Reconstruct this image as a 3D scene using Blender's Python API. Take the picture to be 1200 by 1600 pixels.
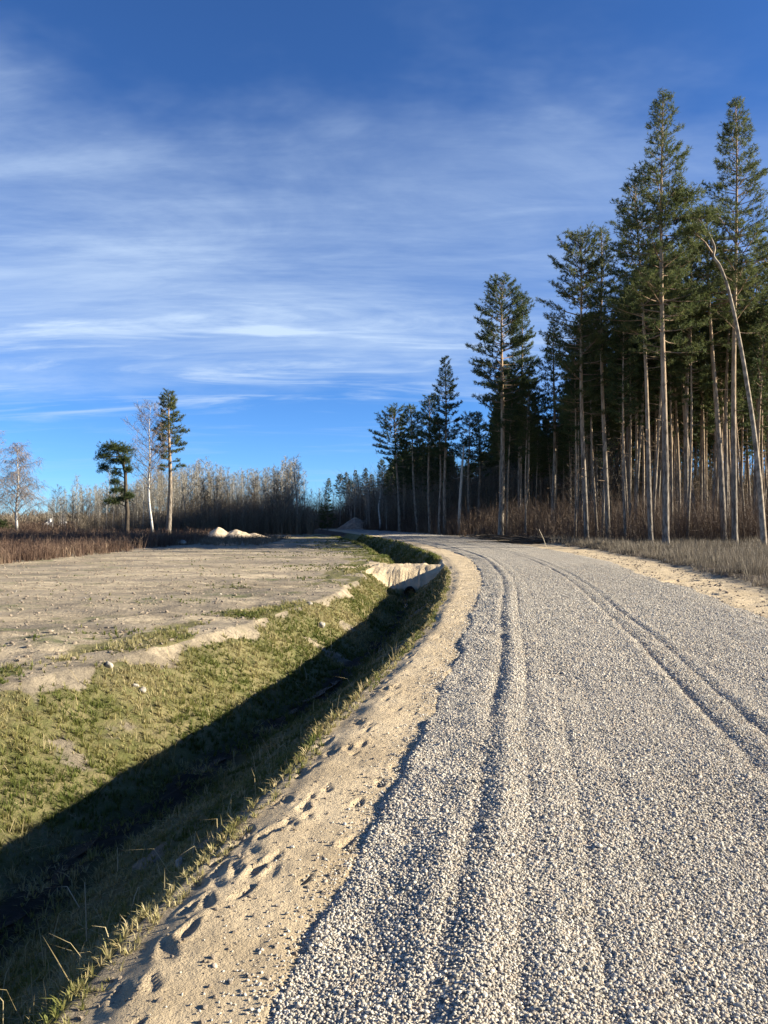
import bpy, math, random
import numpy as np
from mathutils import Vector

# ------------------------------------------------------------------ clear
for o in list(bpy.data.objects):
    bpy.data.objects.remove(o)
S = bpy.context.scene
COL = S.collection
rng = np.random.default_rng(7)
random.seed(7)

# ------------------------------------------------------------------ camera
F_PX = 1180.0            # focal length in pixels of the 1200x1600 photograph
V_HOR = 812.0            # row of the horizon in the photograph
CAM_H = 1.6
cd = bpy.data.cameras.new("camera")
cd.sensor_fit = 'VERTICAL'
cd.sensor_height = 24.0
cd.lens = 24.0 * F_PX / 1600.0
cd.clip_start = 0.05
cd.clip_end = 6000.0
cam = bpy.data.objects.new("camera", cd)
COL.objects.link(cam)
cam.location = (0, 0, CAM_H)
cam.rotation_euler = (math.radians(90) + math.atan((V_HOR - 800) / F_PX), 0, 0)
S.camera = cam

# ------------------------------------------------------------------ sun, sky, exposure
SUN_EL = math.radians(20.0)
SUN_BEHIND = math.radians(1.0)         # how far behind the camera's right-hand side
to_sun = Vector((math.cos(SUN_EL) * math.cos(SUN_BEHIND), -math.cos(SUN_EL) * math.sin(SUN_BEHIND), math.sin(SUN_EL)))
sd = bpy.data.lights.new("sun", 'SUN')
sd.energy = 5.0
sd.angle = math.radians(0.5)
sd.color = (1.0, 0.918, 0.75)
sun = bpy.data.objects.new("sun", sd)
COL.objects.link(sun)
sun.rotation_euler = (-to_sun).to_track_quat('-Z', 'Y').to_euler()
S.view_settings.view_transform = 'Standard'
S.view_settings.look = 'None'
S.view_settings.gamma = 1.0
S.view_settings.use_curve_mapping = False
S.view_settings.exposure = 1.66

world = bpy.data.worlds.new("World")
S.world = world
world.use_nodes = True
wt = world.node_tree
wt.nodes.clear()


class NT:
    """small helper for building node trees"""
    def __init__(self, tree):
        self.t = tree

    def n(self, typ, **kw):
        nd = self.t.nodes.new(typ)
        ins = kw.pop('ins', {})
        for k, v in kw.items():
            setattr(nd, k, v)
        for k, v in ins.items():
            self.put(nd.inputs[k], v)
        return nd

    def put(self, sock, v):
        if isinstance(v, bpy.types.NodeSocket):
            self.t.links.new(v, sock)
        elif isinstance(v, bpy.types.Node):
            self.t.links.new(v.outputs[0], sock)
        else:
            sock.default_value = v

    def math(self, op, a, b=0.0, c=0.0, clamp=False):
        nd = self.n('ShaderNodeMath', operation=op, use_clamp=clamp)
        self.put(nd.inputs[0], a); self.put(nd.inputs[1], b); self.put(nd.inputs[2], c)
        return nd.outputs[0]

    def ramp(self, fac, lo, hi, a=0.0, b=1.0, smooth=True):
        nd = self.n('ShaderNodeMapRange', interpolation_type='SMOOTHSTEP' if smooth else 'LINEAR')
        self.put(nd.inputs[0], fac); self.put(nd.inputs[1], lo); self.put(nd.inputs[2], hi)
        self.put(nd.inputs[3], a); self.put(nd.inputs[4], b)
        return nd.outputs[0]

    def mix(self, fac, a, b, blend='MIX'):
        nd = self.n('ShaderNodeMix', data_type='RGBA', blend_type=blend)
        self.put(nd.inputs[0], fac)
        for s, v in ((nd.inputs[6], a), (nd.inputs[7], b)):
            self.put(s, (*v, 1.0) if isinstance(v, tuple) and len(v) == 3 else v)
        return nd.outputs[2]

    def noise(self, vec, scale, detail=4.0, rough=0.55, dist=0.0):
        nd = self.n('ShaderNodeTexNoise')
        if vec is not None:
            self.put(nd.inputs['Vector'], vec)
        nd.inputs['Scale'].default_value = scale
        nd.inputs['Detail'].default_value = detail
        nd.inputs['Roughness'].default_value = rough
        nd.inputs['Distortion'].default_value = dist
        return nd.outputs['Fac']

    def mapping(self, vec, scale=(1, 1, 1), loc=(0, 0, 0), rot=(0, 0, 0)):
        nd = self.n('ShaderNodeMapping')
        self.put(nd.inputs['Vector'], vec)
        nd.inputs['Scale'].default_value = scale
        nd.inputs['Location'].default_value = loc
        nd.inputs['Rotation'].default_value = rot
        return nd.outputs[0]


w = NT(wt)
sky = w.n('ShaderNodeTexSky', sky_type='NISHITA')
sky.sun_disc = False
sky.sun_elevation = SUN_EL
sky.sun_rotation = math.radians(90.0) + SUN_BEHIND
sky.altitude = 50
sky.air_density = 0.7
sky.dust_density = 0.0
sky.ozone_density = 2.5
blue = w.mix(1.0, sky.outputs[0], (0.39, 0.66, 1.0), 'MULTIPLY')      # colour rendering of the camera
tc = w.n('ShaderNodeTexCoord')
sep = w.n('ShaderNodeSeparateXYZ', ins={0: tc.outputs['Generated']})
zz = w.math('ADD', w.math('MAXIMUM', sep.outputs[2], 0.0), 0.10)
px = w.math('DIVIDE', sep.outputs[0], zz)
py = w.math('DIVIDE', sep.outputs[1], zz)
cmb = w.n('ShaderNodeCombineXYZ', ins={0: px, 1: py})
pv = cmb.outputs[0]
# thin high cloud: a soft veil and combed streaks
warp = w.math('SUBTRACT', w.noise(w.mapping(pv, (.55, .7, 1), (4.4, 1.2, 0)), 1.3, 6, .6), .5)
ya = w.math('ADD', w.math('ABSOLUTE', py), w.math('MULTIPLY', warp, 1.9))
ya = w.math('ADD', ya, w.math('MULTIPLY', px, -.10))
soft = w.noise(w.mapping(pv, (.5, 1.1, 1), (3.1, 7.4, 0), (0, 0, .42)), 1.5, 8, .62, .8)
comb = w.noise(w.mapping(pv, (.5, 1.9, 1), (1.7, 5.3, 0), (0, 0, .24)), 1.5, 8, .62, .9)
fine = w.noise(w.mapping(pv, (1.1, 4.5, 1), (.3, 2.2, 0), (0, 0, .42)), 2.0, 8, .68, .6)
veil = w.math('MULTIPLY', w.ramp(ya, 1.15, 1.85), w.ramp(ya, 3.0, 4.0, 1.0, 0.0))
veil = w.math('MULTIPLY', veil, w.ramp(soft, .28, .70, .38, 1.0))
veil = w.math('MULTIPLY', veil, w.ramp(fine, .25, .75, .75, 1.1))
band = w.math('MULTIPLY', w.ramp(ya, 2.1, 2.9), w.ramp(ya, 3.7, 4.7, 1.0, 0.0))
band = w.math('MULTIPLY', band, w.ramp(comb, .46, .72))
side_m = w.ramp(px, -.4, 1.6, 1.0, .38)
cl = w.math('ADD', w.math('MULTIPLY', veil, .66), w.math('MULTIPLY', band, .50))
wisp = w.math('MULTIPLY', w.ramp(comb, .50, .75), w.ramp(ya, 1.2, 1.6, 0, .16))
cl = w.math('MULTIPLY', w.math('ADD', cl, wisp), side_m, clamp=True)
skyc = w.mix(cl, blue, (3.3, 4.2, 5.5))
bg = w.n('ShaderNodeBackground', ins={'Color': skyc, 'Strength': 0.061})
wo = w.n('ShaderNodeOutputWorld', ins={0: bg.outputs[0]})

# ------------------------------------------------------------------ maths helpers
def X(u, Y):
    return (u - 600.0) / F_PX * Y


def Z(v, Y):
    return CAM_H - (v - V_HOR) / F_PX * Y


def hash2(ix, iy, seed=0):
    h = (ix.astype(np.int64) * 374761393 + iy.astype(np.int64) * 668265263 + seed * 974634541) & 0xffffffff
    h = ((h ^ (h >> 13)) * 1274126177) & 0xffffffff
    return ((h ^ (h >> 16)) & 0xffff) / 65535.0


def vnoise(x, y, seed=0):
    x, y = np.broadcast_arrays(np.asarray(x, float), np.asarray(y, float))
    ix = np.floor(x); iy = np.floor(y)
    fx = x - ix; fy = y - iy
    fx = fx * fx * (3 - 2 * fx); fy = fy * fy * (3 - 2 * fy)
    a = hash2(ix, iy, seed); b = hash2(ix + 1, iy, seed)
    c = hash2(ix, iy + 1, seed); d = hash2(ix + 1, iy + 1, seed)
    return (a * (1 - fx) + b * fx) * (1 - fy) + (c * (1 - fx) + d * fx) * fy - 0.5


def fbm(x, y, seed=0, oct=4, gain=0.5):
    s = 0.0; a = 1.0
    for i in range(oct):
        s = s + a * vnoise(x * 2 ** i + 17.3 * i, y * 2 ** i - 9.1 * i, seed + i)
        a *= gain
    return s


def sstep(x, a, b):
    t = np.clip((x - a) / (b - a), 0, 1)
    return t * t * (3 - 2 * t)


# ------------------------------------------------------------------ plan of the place: lines along the road
def line(pts):
    yy = np.array([p[0] for p in pts], float); xx = np.array([p[1] for p in pts], float)
    s = np.arcsinh(yy / 4.0)
    g = np.linspace(np.arcsinh(-60 / 4.0), np.arcsinh(2500 / 4.0), 6000)
    v = np.interp(g, s, xx)
    k = np.hanning(301); k /= k.sum()
    v = np.convolve(np.pad(v, 150, mode='edge'), k, mode='valid')
    return lambda Y: np.interp(np.arcsinh(np.asarray(Y, float) / 4.0), g, v)


GL0 = line([(-60, -2.4), (0, -.75), (2.4, -.37), (2.96, -.27), (3.87, -.02), (4.87, .13), (7.04, .53), (12.8, 1.46), (21.5, 2.82),
            (32.6, 3.7), (44, 3.35), (57, 1.94), (82, -.9), (118, -6.0), (160, -14), (300, -45), (2500, -300)])
GR0 = line([(-60, 4), (0, 5.0), (5, 5.35), (11.8, 6.0), (21.2, 7.5), (32, 8.9), (43, 9.0), (51, 8.6), (71, 7.5), (94, 4.0), (118, -1.0),
            (160, -9), (300, -39), (2500, -290)])
HE0 = line([(-60, 7), (0, 7.4), (10, 7.8), (16.7, 8.5), (24.2, 9.8), (38, 11.2), (50, 11.0), (71, 9.3), (94, 5.6), (118, .8),
            (160, -7), (300, -36), (2500, -285)])
SL0 = line([(-60, -3.0), (0, -1.25), (2.4, -1.10), (3.2, -.97), (4.87, -.68), (7.0, -.24), (10, .34), (16, 1.22), (22.7, 2.0), (34, 2.5),
            (57, 1.2), (86, -2.8), (118, -8.5), (160, -17), (300, -49), (2500, -305)])
FL0 = line([(-60, -6.5), (0, -5.2), (5, -4.55), (7.9, -4.0), (9.7, -3.3), (13, -2.2), (15.4, -1.6), (20.6, -1.05), (29, -.25), (34, .1), (45, -.6),
            (64, -2.6), (86, -5.9), (118, -11.8), (160, -21), (300, -53), (2500, -312)])


def GL(Y): return GL0(Y) + 0.10 * fbm(Y / 0.9, 0.3, 11, 3) * np.clip(np.asarray(Y) / 4, .6, .9)
def GR(Y): return GR0(Y) + 0.35 * fbm(Y / 2.0, 4.3, 12, 3)
def HE(Y): return HE0(Y) + 0.7 * fbm(Y / 2.5, 8.3, 13, 3)
def SL(Y): return SL0(Y) + 0.10 * fbm(Y / 1.0, 1.3, 14, 3)
def FL(Y): return FL0(Y) + 0.55 * fbm(Y / 2.6, 2.3, 15, 3) * np.clip(np.asarray(Y) / 8, .3, 1.0)


ROAD_END = 130.0
BOTTOM = -1.15
FIELD_Z = -0.2

# footprints on the sand shoulder: x, y, angle, length, depth
feet = []
for (u, v) in [(512, 1222), (455, 1275), (398, 1318), (372, 1350), (345, 1340), (325, 1395), (298, 1440), (262, 1470), (240, 1520), (205, 1592),
               (300, 1400), (520, 1350), (430, 1330), (545, 1160), (520, 1165), (560, 1245), (495, 1150), (470, 1190), (190, 1530), (415, 1290),
               (380, 1385)]:
    Y = CAM_H * F_PX / (v - V_HOR)
    feet.append((X(u, Y), Y, math.radians(random.uniform(-25, 40)), random.uniform(.13, .20), random.uniform(.008, .015)))
for i in range(190):
    Y = 3.4 + 24 * random.random() ** 1.3
    t = random.random() ** 1.4
    x = float(SL0(Y)) * (1 - t) + float(GL0(Y)) * t + 0.05
    feet.append((x, Y, math.radians(random.uniform(-40, 40)), random.uniform(.11, .2), random.uniform(.006, .015)))
for i in range(40):
    Y = random.uniform(9.0, 40)
    t = random.random()
    x = float(GR0(Y)) * (1 - t) + float(HE0(Y)) * t
    feet.append((x, Y, math.radians(random.uniform(-60, 60)), random.uniform(.25, .5), random.uniform(.02, .04)))


def foot_z(x, Y):
    z = np.zeros_like(x)
    for (fx, fy, a, L, d) in feet:
        m = (np.abs(x - fx) < 0.5) & (np.abs(Y - fy) < 0.5)
        if not m.any():
            continue
        dx = x[m] - fx; dy = Y[m] - fy
        c, s = math.cos(a), math.sin(a)
        p = (dx * s + dy * c) / (L * .5); q = (dx * c - dy * s) / (L * .19)
        q = q * (1.0 + 0.25 * np.sin(p * 2.2))
        r = np.sqrt(p * p + q * q)
        z[m] += -d * (1 - sstep(r, .55, 1.05)) + d * .38 * np.exp(-((r - 1.25) / .22) ** 2)
    return z


def plug_w(Y):
    return sstep(Y, 26.6, 28.0) * (1 - sstep(Y, 29.9, 32.0))


def ground_z(x, Y, detail=True):
    """height of the natural ground (sand, ditch, field, heath, wood floor)"""
    x, Y = np.broadcast_arrays(np.asarray(x, float), np.asarray(Y, float))
    fl, sl, gl, gr, he = FL(Y), SL(Y), GL(Y), GR(Y), HE(Y)
    far = 1 - sstep(Y, 100, 135)
    wd = np.clip((x - fl) / (sl - fl), 0, 1)
    # ditch profile
    bot = BOTTOM * far + FIELD_Z * (1 - far) * .5
    lft = FIELD_Z + (bot - FIELD_Z) * np.clip(wd / .44, 0, 1) ** 0.92
    rgt = -0.02 + (bot + 0.02) * np.clip((1 - wd) / .43, 0, 1) ** 0.78
    zd = np.maximum(lft, rgt)
    zd = np.where(zd < bot + .10, bot + .10 * ((np.maximum(zd, bot) - bot) / .10) ** 1.6, zd)
    zd += (0.06 * fbm(x / .45, Y / .45, 31, 4) + .05 * fbm(x / 1.5, Y / 1.5, 33, 2)) * np.minimum(wd, 1 - wd) * 4 * far
    zd += (.05 * fbm(x / .11, Y / .13, 35, 3)) * sstep(np.minimum(wd, 1 - wd), 0, .06) * (1 - sstep(Y, 30, 45))
    # sand crossing over the culvert
    pw = plug_w(Y)
    top = -0.16 + .14 * fbm(x / .5, Y / .5, 41, 4)
    rill = (0.10 * np.abs(fbm(x / .30, Y / .8, 43, 3)) + .24 * np.abs(fbm(x / .17, Y / .15, 44, 3))) * pw * (1 - pw) * 4
    zp = bot + (top - bot) * pw - rill
    zd = np.maximum(zd, np.where(pw > 0, zp, -9))
    # field on the left
    fx = (0.085 * fbm(x / .7, Y / .55, 51, 5, .66) + 0.02 * vnoise(x / 6.0, Y / .6, 52)) * sstep(fl - x, 0, 1.0)
    lip = 0.05 * np.exp(-((fl - x - .35) / .45) ** 2) * (0.4 + fbm(x / 1.2, Y / 1.2, 53, 3))
    drop = -3.4 * sstep(Y, 140, 220) * sstep(-x, 20, 60)
    zf = FIELD_Z + fx + lip + drop
    # right side
    zr = -0.02 + 0.0 * x
    sh = np.clip((x - sl) / np.maximum(gl - sl, .05), 0, 1)
    zs = -0.05 * (1 - sstep(sh, 0, .35)) + .022 * fbm(x / .35, Y / .5, 61, 4) + .02 * fbm(x / 1.1, Y / 1.4, 62, 2)
    ze = .05 * fbm(x / .5, Y / .5, 63, 4) * sstep(x, gr - .1, gr + .4)
    zh = (0.10 + .10 * fbm(x / 2.5, Y / 2.5, 64, 3)) * sstep(x, he - .25, he + .5) + .25 * sstep(x, he + 2, he + 20)
    z = np.where(x < fl, zf, np.where(x < sl, zd, np.where(x < gl, zr + zs, zr + ze + zh)))
    if detail:
        z = z + foot_z(x, Y)
        # washed-out hollow in the sand to the right of the road
        hx, hy = X(1062, 20.0), 20.0
        q = ((x - hx) * .8 + (Y - hy) * .6) / .75; p = (-(x - hx) * .6 + (Y - hy) * .8) / .30
        z = z - .16 * (1 - sstep(np.sqrt(p * p + q * q), .5, 1.1))
    return z


def road_z(x, Y):
    gl, gr = GL(Y), GR(Y)
    t = x - GL0(Y)
    wdt = gr - gl
    e = np.minimum(x - gl, gr - x)
    lay = 0.05 * sstep(e, -.10, .60) + .02 - .06 * (1 - sstep(e, -.14, .02))
    crown = 0.03 * np.sin(np.clip(t / wdt, 0, 1) * math.pi)
    def groove(c, wd, d):
        cc = c + .035 * fbm(Y / 2.6, c, 71, 2)
        k = 0.15 + 1.6 * (vnoise(Y / 1.1, c * 3, 72) + .5) * (vnoise(Y / 4.0, c * 7, 77) + .75)
        return -d * k * np.exp(-((t - cc) / wd) ** 2)
    def ridge(c, wd, h):
        cc = c + .035 * fbm(Y / 2.6, c, 71, 2)
        k = 0.5 + 1.0 * (vnoise(Y / .7, c * 5, 73) + .5)
        return h * k * np.exp(-((t - cc) / wd) ** 2)
    z = lay + crown
    z = z + groove(.50, .055, .021) + ridge(.64, .075, .015) + groove(.78, .03, .009) + ridge(.90, .05, .004) + groove(1.06, .03, .006)
    z = z + groove(2.20, .045, .021) + ridge(2.08, .06, .005) + ridge(2.34, .05, .005) + groove(2.47, .035, .011) + ridge(2.58, .06, .011)
    z = z + groove(3.5, .15, .008) + groove(1.30, .03, .003) + groove(4.3, .12, .008)
    lump = np.clip(1 - sstep(np.abs(x - gl - .22), .1, .5), 0, 1)
    z = z + .034 * lump * fbm(x / .40, Y / .50, 74, 3) + .014 * fbm(x / .25, Y / .3, 75, 3) + 0.02 * fbm(x / 1.5, Y / 2.5, 76, 2)
    return z


# ------------------------------------------------------------------ mesh helpers
def mesh(name, V, F, mats=(), smooth=False, midx=None):
    V = np.asarray(V, np.float32); F = np.asarray(F, np.int32)
    k = F.shape[1]
    me = bpy.data.meshes.new(name)
    me.vertices.add(len(V)); me.vertices.foreach_set('co', V.ravel())
    me.loops.add(F.size); me.loops.foreach_set('vertex_index', F.ravel())
    me.polygons.add(len(F))
    me.polygons.foreach_set('loop_start', np.arange(0, F.size, k, dtype=np.int32))
    me.polygons.foreach_set('loop_total', np.full(len(F), k, dtype=np.int32))
    if smooth:
        me.polygons.foreach_set('use_smooth', np.ones(len(F), bool))
    for m in mats:
        me.materials.append(m)
    if midx is not None:
        me.polygons.foreach_set('material_index', np.asarray(midx, np.int32))
    me.update(calc_edges=True)
    me.validate()
    return me


def fattr(me, name, arr):
    a = me.attributes.new(name, 'FLOAT_COLOR', 'POINT')
    a.data.foreach_set('color', np.asarray(arr, np.float32).ravel())


def obj(name, me, parent=None, loc=(0, 0, 0), rotz=0.0, label=None, cat=None, group=None, kind=None):
    o = bpy.data.objects.new(name, me)
    COL.objects.link(o)
    o.location = loc
    o.rotation_euler = (0, 0, rotz)
    if parent is not None:
        o.parent = parent
    if label: o['label'] = label
    if cat: o['category'] = cat
    if group: o['group'] = group
    if kind: o['kind'] = kind
    return o


class Geo:
    """collects quads/tris as triangles"""
    def __init__(self):
        self.V = []; self.F = []; self.n = 0

    def add(self, V, F):
        V = np.asarray(V, float).reshape(-1, 3); F = np.asarray(F, int)
        if F.shape[1] == 4:
            F = np.concatenate([F[:, [0, 1, 2]], F[:, [0, 2, 3]]])
        self.V.append(V); self.F.append(F + self.n); self.n += len(V)

    def tube(self, P, R, k=5, cap=True):
        P = np.asarray(P, float); R = np.asarray(R, float)
        T = np.gradient(P, axis=0)
        T /= np.linalg.norm(T, axis=1)[:, None] + 1e-9
        ref = np.array([1.0, 0, 0]) if abs(T[:, 0]).mean() < .8 else np.array([0, 1.0, 0])
        A = np.cross(T, ref); A /= np.linalg.norm(A, axis=1)[:, None] + 1e-9
        B = np.cross(T, A)
        th = np.arange(k) * 2 * math.pi / k
        V = P[:, None, :] + R[:, None, None] * (np.cos(th)[None, :, None] * A[:, None, :] + np.sin(th)[None, :, None] * B[:, None, :])
        n = len(P)
        i = np.arange(n - 1)[:, None] * k; j = np.arange(k)[None, :]
        j2 = (j + 1) % k
        F = np.stack([i + j, i + j2, i + k + j2, i + k + j], -1).reshape(-1, 4)
        self.add(V.reshape(-1, 3), F)
        if cap:
            self.add(np.concatenate([V[-1], P[-1:]]), [[a, (a + 1) % k, k] for a in range(k)])

    def arrays(self):
        return np.concatenate(self.V), np.concatenate(self.F)


def blades(P, D, L, W, bend=None, seg=1, side=None):
    """thin blades: base P, direction D, length L, width W; returns V, F (triangles)"""
    n = len(P)
    if side is None:
        r = rng.normal(size=(n, 3))
        side = np.cross(D, r)
    side = side / (np.linalg.norm(side, axis=1)[:, None] + 1e-9)
    w2 = side * (W / 2)[:, None]
    if seg == 1:
        V = np.stack([P - w2, P + w2, P + D * L[:, None]], 1).reshape(-1, 3)
        F = np.arange(n * 3).reshape(-1, 3)
    else:
        if bend is None:
            bend = np.zeros((n, 3))
        M = P + D * (L * .55)[:, None]
        T = P + D * L[:, None] + bend * L[:, None]
        V = np.stack([P - w2, P + w2, M - w2 * .8, M + w2 * .8, T], 1).reshape(-1, 3)
        b = np.arange(n)[:, None] * 5
        F = np.concatenate([b + [0, 1, 3], b + [0, 3, 2], b + [2, 3, 4]])
    return V, F


def unit(v):
    return v / (np.linalg.norm(v, axis=-1, keepdims=True) + 1e-9)


# ------------------------------------------------------------------ materials
def mat(name):
    m = bpy.data.materials.new(name)
    m.use_nodes = True
    t = m.node_tree
    t.nodes.clear()
    q = NT(t)
    out = q.n('ShaderNodeOutputMaterial')
    bs = q.n('ShaderNodeBsdfPrincipled')
    bs.inputs['Roughness'].default_value = .9
    bs.inputs['Specular IOR Level'].default_value = .15
    t.links.new(bs.outputs[0], out.inputs[0])
    return m, q, bs


def bump(q, bs, height, strength, dist):
    b = q.n('ShaderNodeBump')
    b.inputs['Strength'].default_value = strength
    b.inputs['Distance'].default_value = dist
    q.put(b.inputs['Height'], height)
    q.put(bs.inputs['Normal'], b.outputs[0])


def ground_material():
    m, q, bs = mat("ground_mix")
    pos = q.n('ShaderNodeNewGeometry').outputs['Position']
    at = q.n('ShaderNodeAttribute', attribute_name='mixw')
    sp = q.n('ShaderNodeSeparateColor', ins={0: at.outputs['Color']})
    sand_w, grass_w, heath_w = sp.outputs[0], sp.outputs[1], sp.outputs[2]
    mud_w = at.outputs['Alpha']
    n1 = q.noise(pos, 3.0, 8, .62)
    n2 = q.noise(pos, 40.0, 4, .6)
    # field: sandy soil raked along x, grey earth and pale sand
    st = q.noise(q.mapping(pos, (.16, .55, 1)), 1.0, 8, .66, .3)
    st2 = q.noise(q.mapping(pos, (1.3, 2.6, 1)), 1.3, 9, .75, .2)
    fs = q.ramp(q.math('ADD', q.math('MULTIPLY', st, .6), q.math('MULTIPLY', st2, .5)), .40, .70)
    field = q.mix(fs, (.18, .146, .102), (.57, .46, .31))
    spk = q.ramp(q.noise(pos, 6.0, 8, .8), .52, .64)
    field = q.mix(q.math('MULTIPLY', spk, .85), field, (.125, .102, .075))
    band_ = q.ramp(q.noise(q.mapping(pos, (.04, .42, 1), (2.3, .7, 0)), 1.0, 5, .6), .42, .60)
    field = q.mix(q.math('MULTIPLY', band_, .55), field, (.17, .145, .115))
    gp = q.math('MULTIPLY', q.ramp(q.noise(q.mapping(pos, (.25, .6, 1)), 1.2, 6, .68), .53, .66), q.ramp(n1, .38, .6))
    field = q.mix(q.math('MULTIPLY', gp, .75), field, (.105, .125, .045))
    # pale moist sand
    sand = q.mix(q.ramp(q.noise(pos, 1.6, 6, .6), .3, .7), (.42, .325, .205), (.58, .46, .30))
    sand = q.mix(q.ramp(q.noise(pos, 60, 3, .7), .62, .75), sand, (.19, .15, .12))
    c = q.mix(q.ramp(q.math('ADD', sand_w, q.math('MULTIPLY', q.math('SUBTRACT', n1, .5), .5)), .35, .65), field, sand)
    # turf soil under the grass
    turf = q.mix(q.ramp(n1, .35, .65), (.105, .105, .036), (.21, .175, .085))
    turf = q.mix(q.ramp(n2, .5, .7), turf, (.125, .135, .042))
    c = q.mix(q.ramp(q.math('ADD', grass_w, q.math('MULTIPLY', q.math('SUBTRACT', n1, .5), .7)), .35, .62), c, turf)
    heath = q.mix(q.ramp(n1, .35, .65), (.075, .055, .042), (.15, .115, .085))
    c = q.mix(q.ramp(q.math('ADD', heath_w, q.math('MULTIPLY', q.math('SUBTRACT', n1, .5), .5)), .4, .6), c, heath)
    mud = q.mix(n1, (.022, .02, .015), (.05, .043, .030))
    c = q.mix(mud_w, c, mud)
    q.put(bs.inputs['Base Color'], c)
    h = q.math('ADD', q.math('MULTIPLY', q.noise(pos, 14, 8, .68), 1.0), q.math('MULTIPLY', q.noise(pos, 120, 3, .6), .25))
    bump(q, bs, h, 1.0, .05)
    return m


def gravel_material():
    m, q, bs = mat("crushed_gravel")
    pos = q.n('ShaderNodeNewGeometry').outputs['Position']
    v = q.n('ShaderNodeTexVoronoi', feature='F1', ins={'Vector': pos, 'Scale': 58.0, 'Randomness': 1.0})
    vr = q.n('ShaderNodeSeparateColor', ins={0: v.outputs['Color']})
    c = q.mix(vr.outputs[0], (.24, .215, .175), (.57, .515, .43))
    c = q.mix(q.ramp(v.outputs['Distance'], .45, .8), c, (.10, .09, .08))  # dark gaps between the stones: their shadow put into the colour
    big = q.noise(pos, .7, 5, .6)
    c = q.mix(q.ramp(big, .35, .7, 0, .35), c, (.45, .375, .285))
    q.put(bs.inputs['Base Color'], c)
    h = q.math('SUBTRACT', 1.0, v.outputs['Distance'])
    h = q.math('ADD', h, q.math('MULTIPLY', vr.outputs[1], .8))
    bump(q, bs, h, 1.0, .016)
    return m


def stone_material(name="gravel_stone", a=(.215, .19, .15), b=(.595, .535, .43), warm=(.48, .385, .28)):
    m, q, bs = mat(name)
    oi = q.n('ShaderNodeObjectInfo')
    pos = q.n('ShaderNodeNewGeometry').outputs['Position']
    r = oi.outputs['Random']
    c = q.mix(q.ramp(r, 0, .8, smooth=False), a, b)
    r2 = q.math('FRACT', q.math('MULTIPLY', r, 37.7))
    c = q.mix(q.ramp(r2, .72, .95), c, warm)
    c = q.mix(q.ramp(q.noise(pos, 180, 3, .6), .35, .7, 0, .35), c, (.30, .27, .24))
    q.put(bs.inputs['Base Color'], c)
    bs.inputs['Roughness'].default_value = .8
    return m


def blade_material(name, cols, trans=.25):
    """colour picked per blade from the 'tint' attribute"""
    m, q, bs = mat(name)
    at = q.n('ShaderNodeAttribute', attribute_name='tint')
    sp = q.n('ShaderNodeSeparateColor', ins={0: at.outputs['Color']})
    cr = q.n('ShaderNodeValToRGB')
    q.put(cr.inputs[0], sp.outputs[0])
    e = cr.color_ramp.elements
    e[0].position = 0; e[0].color = (*cols[0], 1)
    e[1].position = 1; e[1].color = (*cols[-1], 1)
    for i, c in enumerate(cols[1:-1]):
        x = e.new((i + 1) / (len(cols) - 1)); x.color = (*c, 1)
    q.put(bs.inputs['Base Color'], cr.outputs[0])
    bs.inputs['Roughness'].default_value = .6
    if trans > 0:
        tr = q.n('ShaderNodeBsdfTranslucent', ins={0: cr.outputs[0]})
        mx = q.n('ShaderNodeMixShader', ins={0: trans, 1: bs.outputs[0], 2: tr.outputs[0]})
        out = [n for n in q.t.nodes if n.type == 'OUTPUT_MATERIAL'][0]
        q.t.links.new(mx.outputs[0], out.inputs[0])
    return m


def pine_bark():
    m, q, bs = mat("pine_bark")
    tcn = q.n('ShaderNodeTexCoord').outputs['Object']
    z = q.n('ShaderNodeSeparateXYZ', ins={0: tcn}).outputs[2]
    n = q.noise(q.mapping(tcn, (5, 5, 1.3)), 1.6, 6, .65)
    low = q.mix(q.ramp(n, .35, .65), (.075, .060, .048), (.26, .22, .175))
    up = q.mix(q.ramp(n, .35, .65), (.25, .17, .105), (.42, .31, .205))
    f = q.ramp(q.math('ADD', z, q.math('MULTIPLY', n, 5)), 6.0, 14.0)
    q.put(bs.inputs['Base Color'], q.mix(f, low, up))
    bump(q, bs, n, .9, .05)
    return m


def plain(name, a, b, scale=6.0, stretch=(1, 1, 1), bstr=.5, bd=.02, rough=.9):
    m, q, bs = mat(name)
    tcn = q.n('ShaderNodeTexCoord').outputs['Object']
    n = q.noise(q.mapping(tcn, stretch), scale, 6, .65)
    q.put(bs.inputs['Base Color'], q.mix(q.ramp(n, .32, .68), a, b))
    bs.inputs['Roughness'].default_value = rough
    if bstr:
        bump(q, bs, n, bstr, bd)
    return m


def birch_bark():
    m, q, bs = mat("birch_bark")
    tcn = q.n('ShaderNodeTexCoord').outputs['Object']
    z = q.n('ShaderNodeSeparateXYZ', ins={0: tcn}).outputs[2]
    n = q.noise(q.mapping(tcn, (2.0, 2.0, 6.0)), 1.5, 4, .6)
    dark = q.ramp(n, .56, .64)
    dark = q.math('MAXIMUM', dark, q.ramp(q.math('ADD', z, q.math('MULTIPLY', n, 1.5)), 1.0, 2.4, 1.0, 0.0))
    q.put(bs.inputs['Base Color'], q.mix(dark, (.50, .47, .42), (.055, .045, .038)))
    return m


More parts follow.
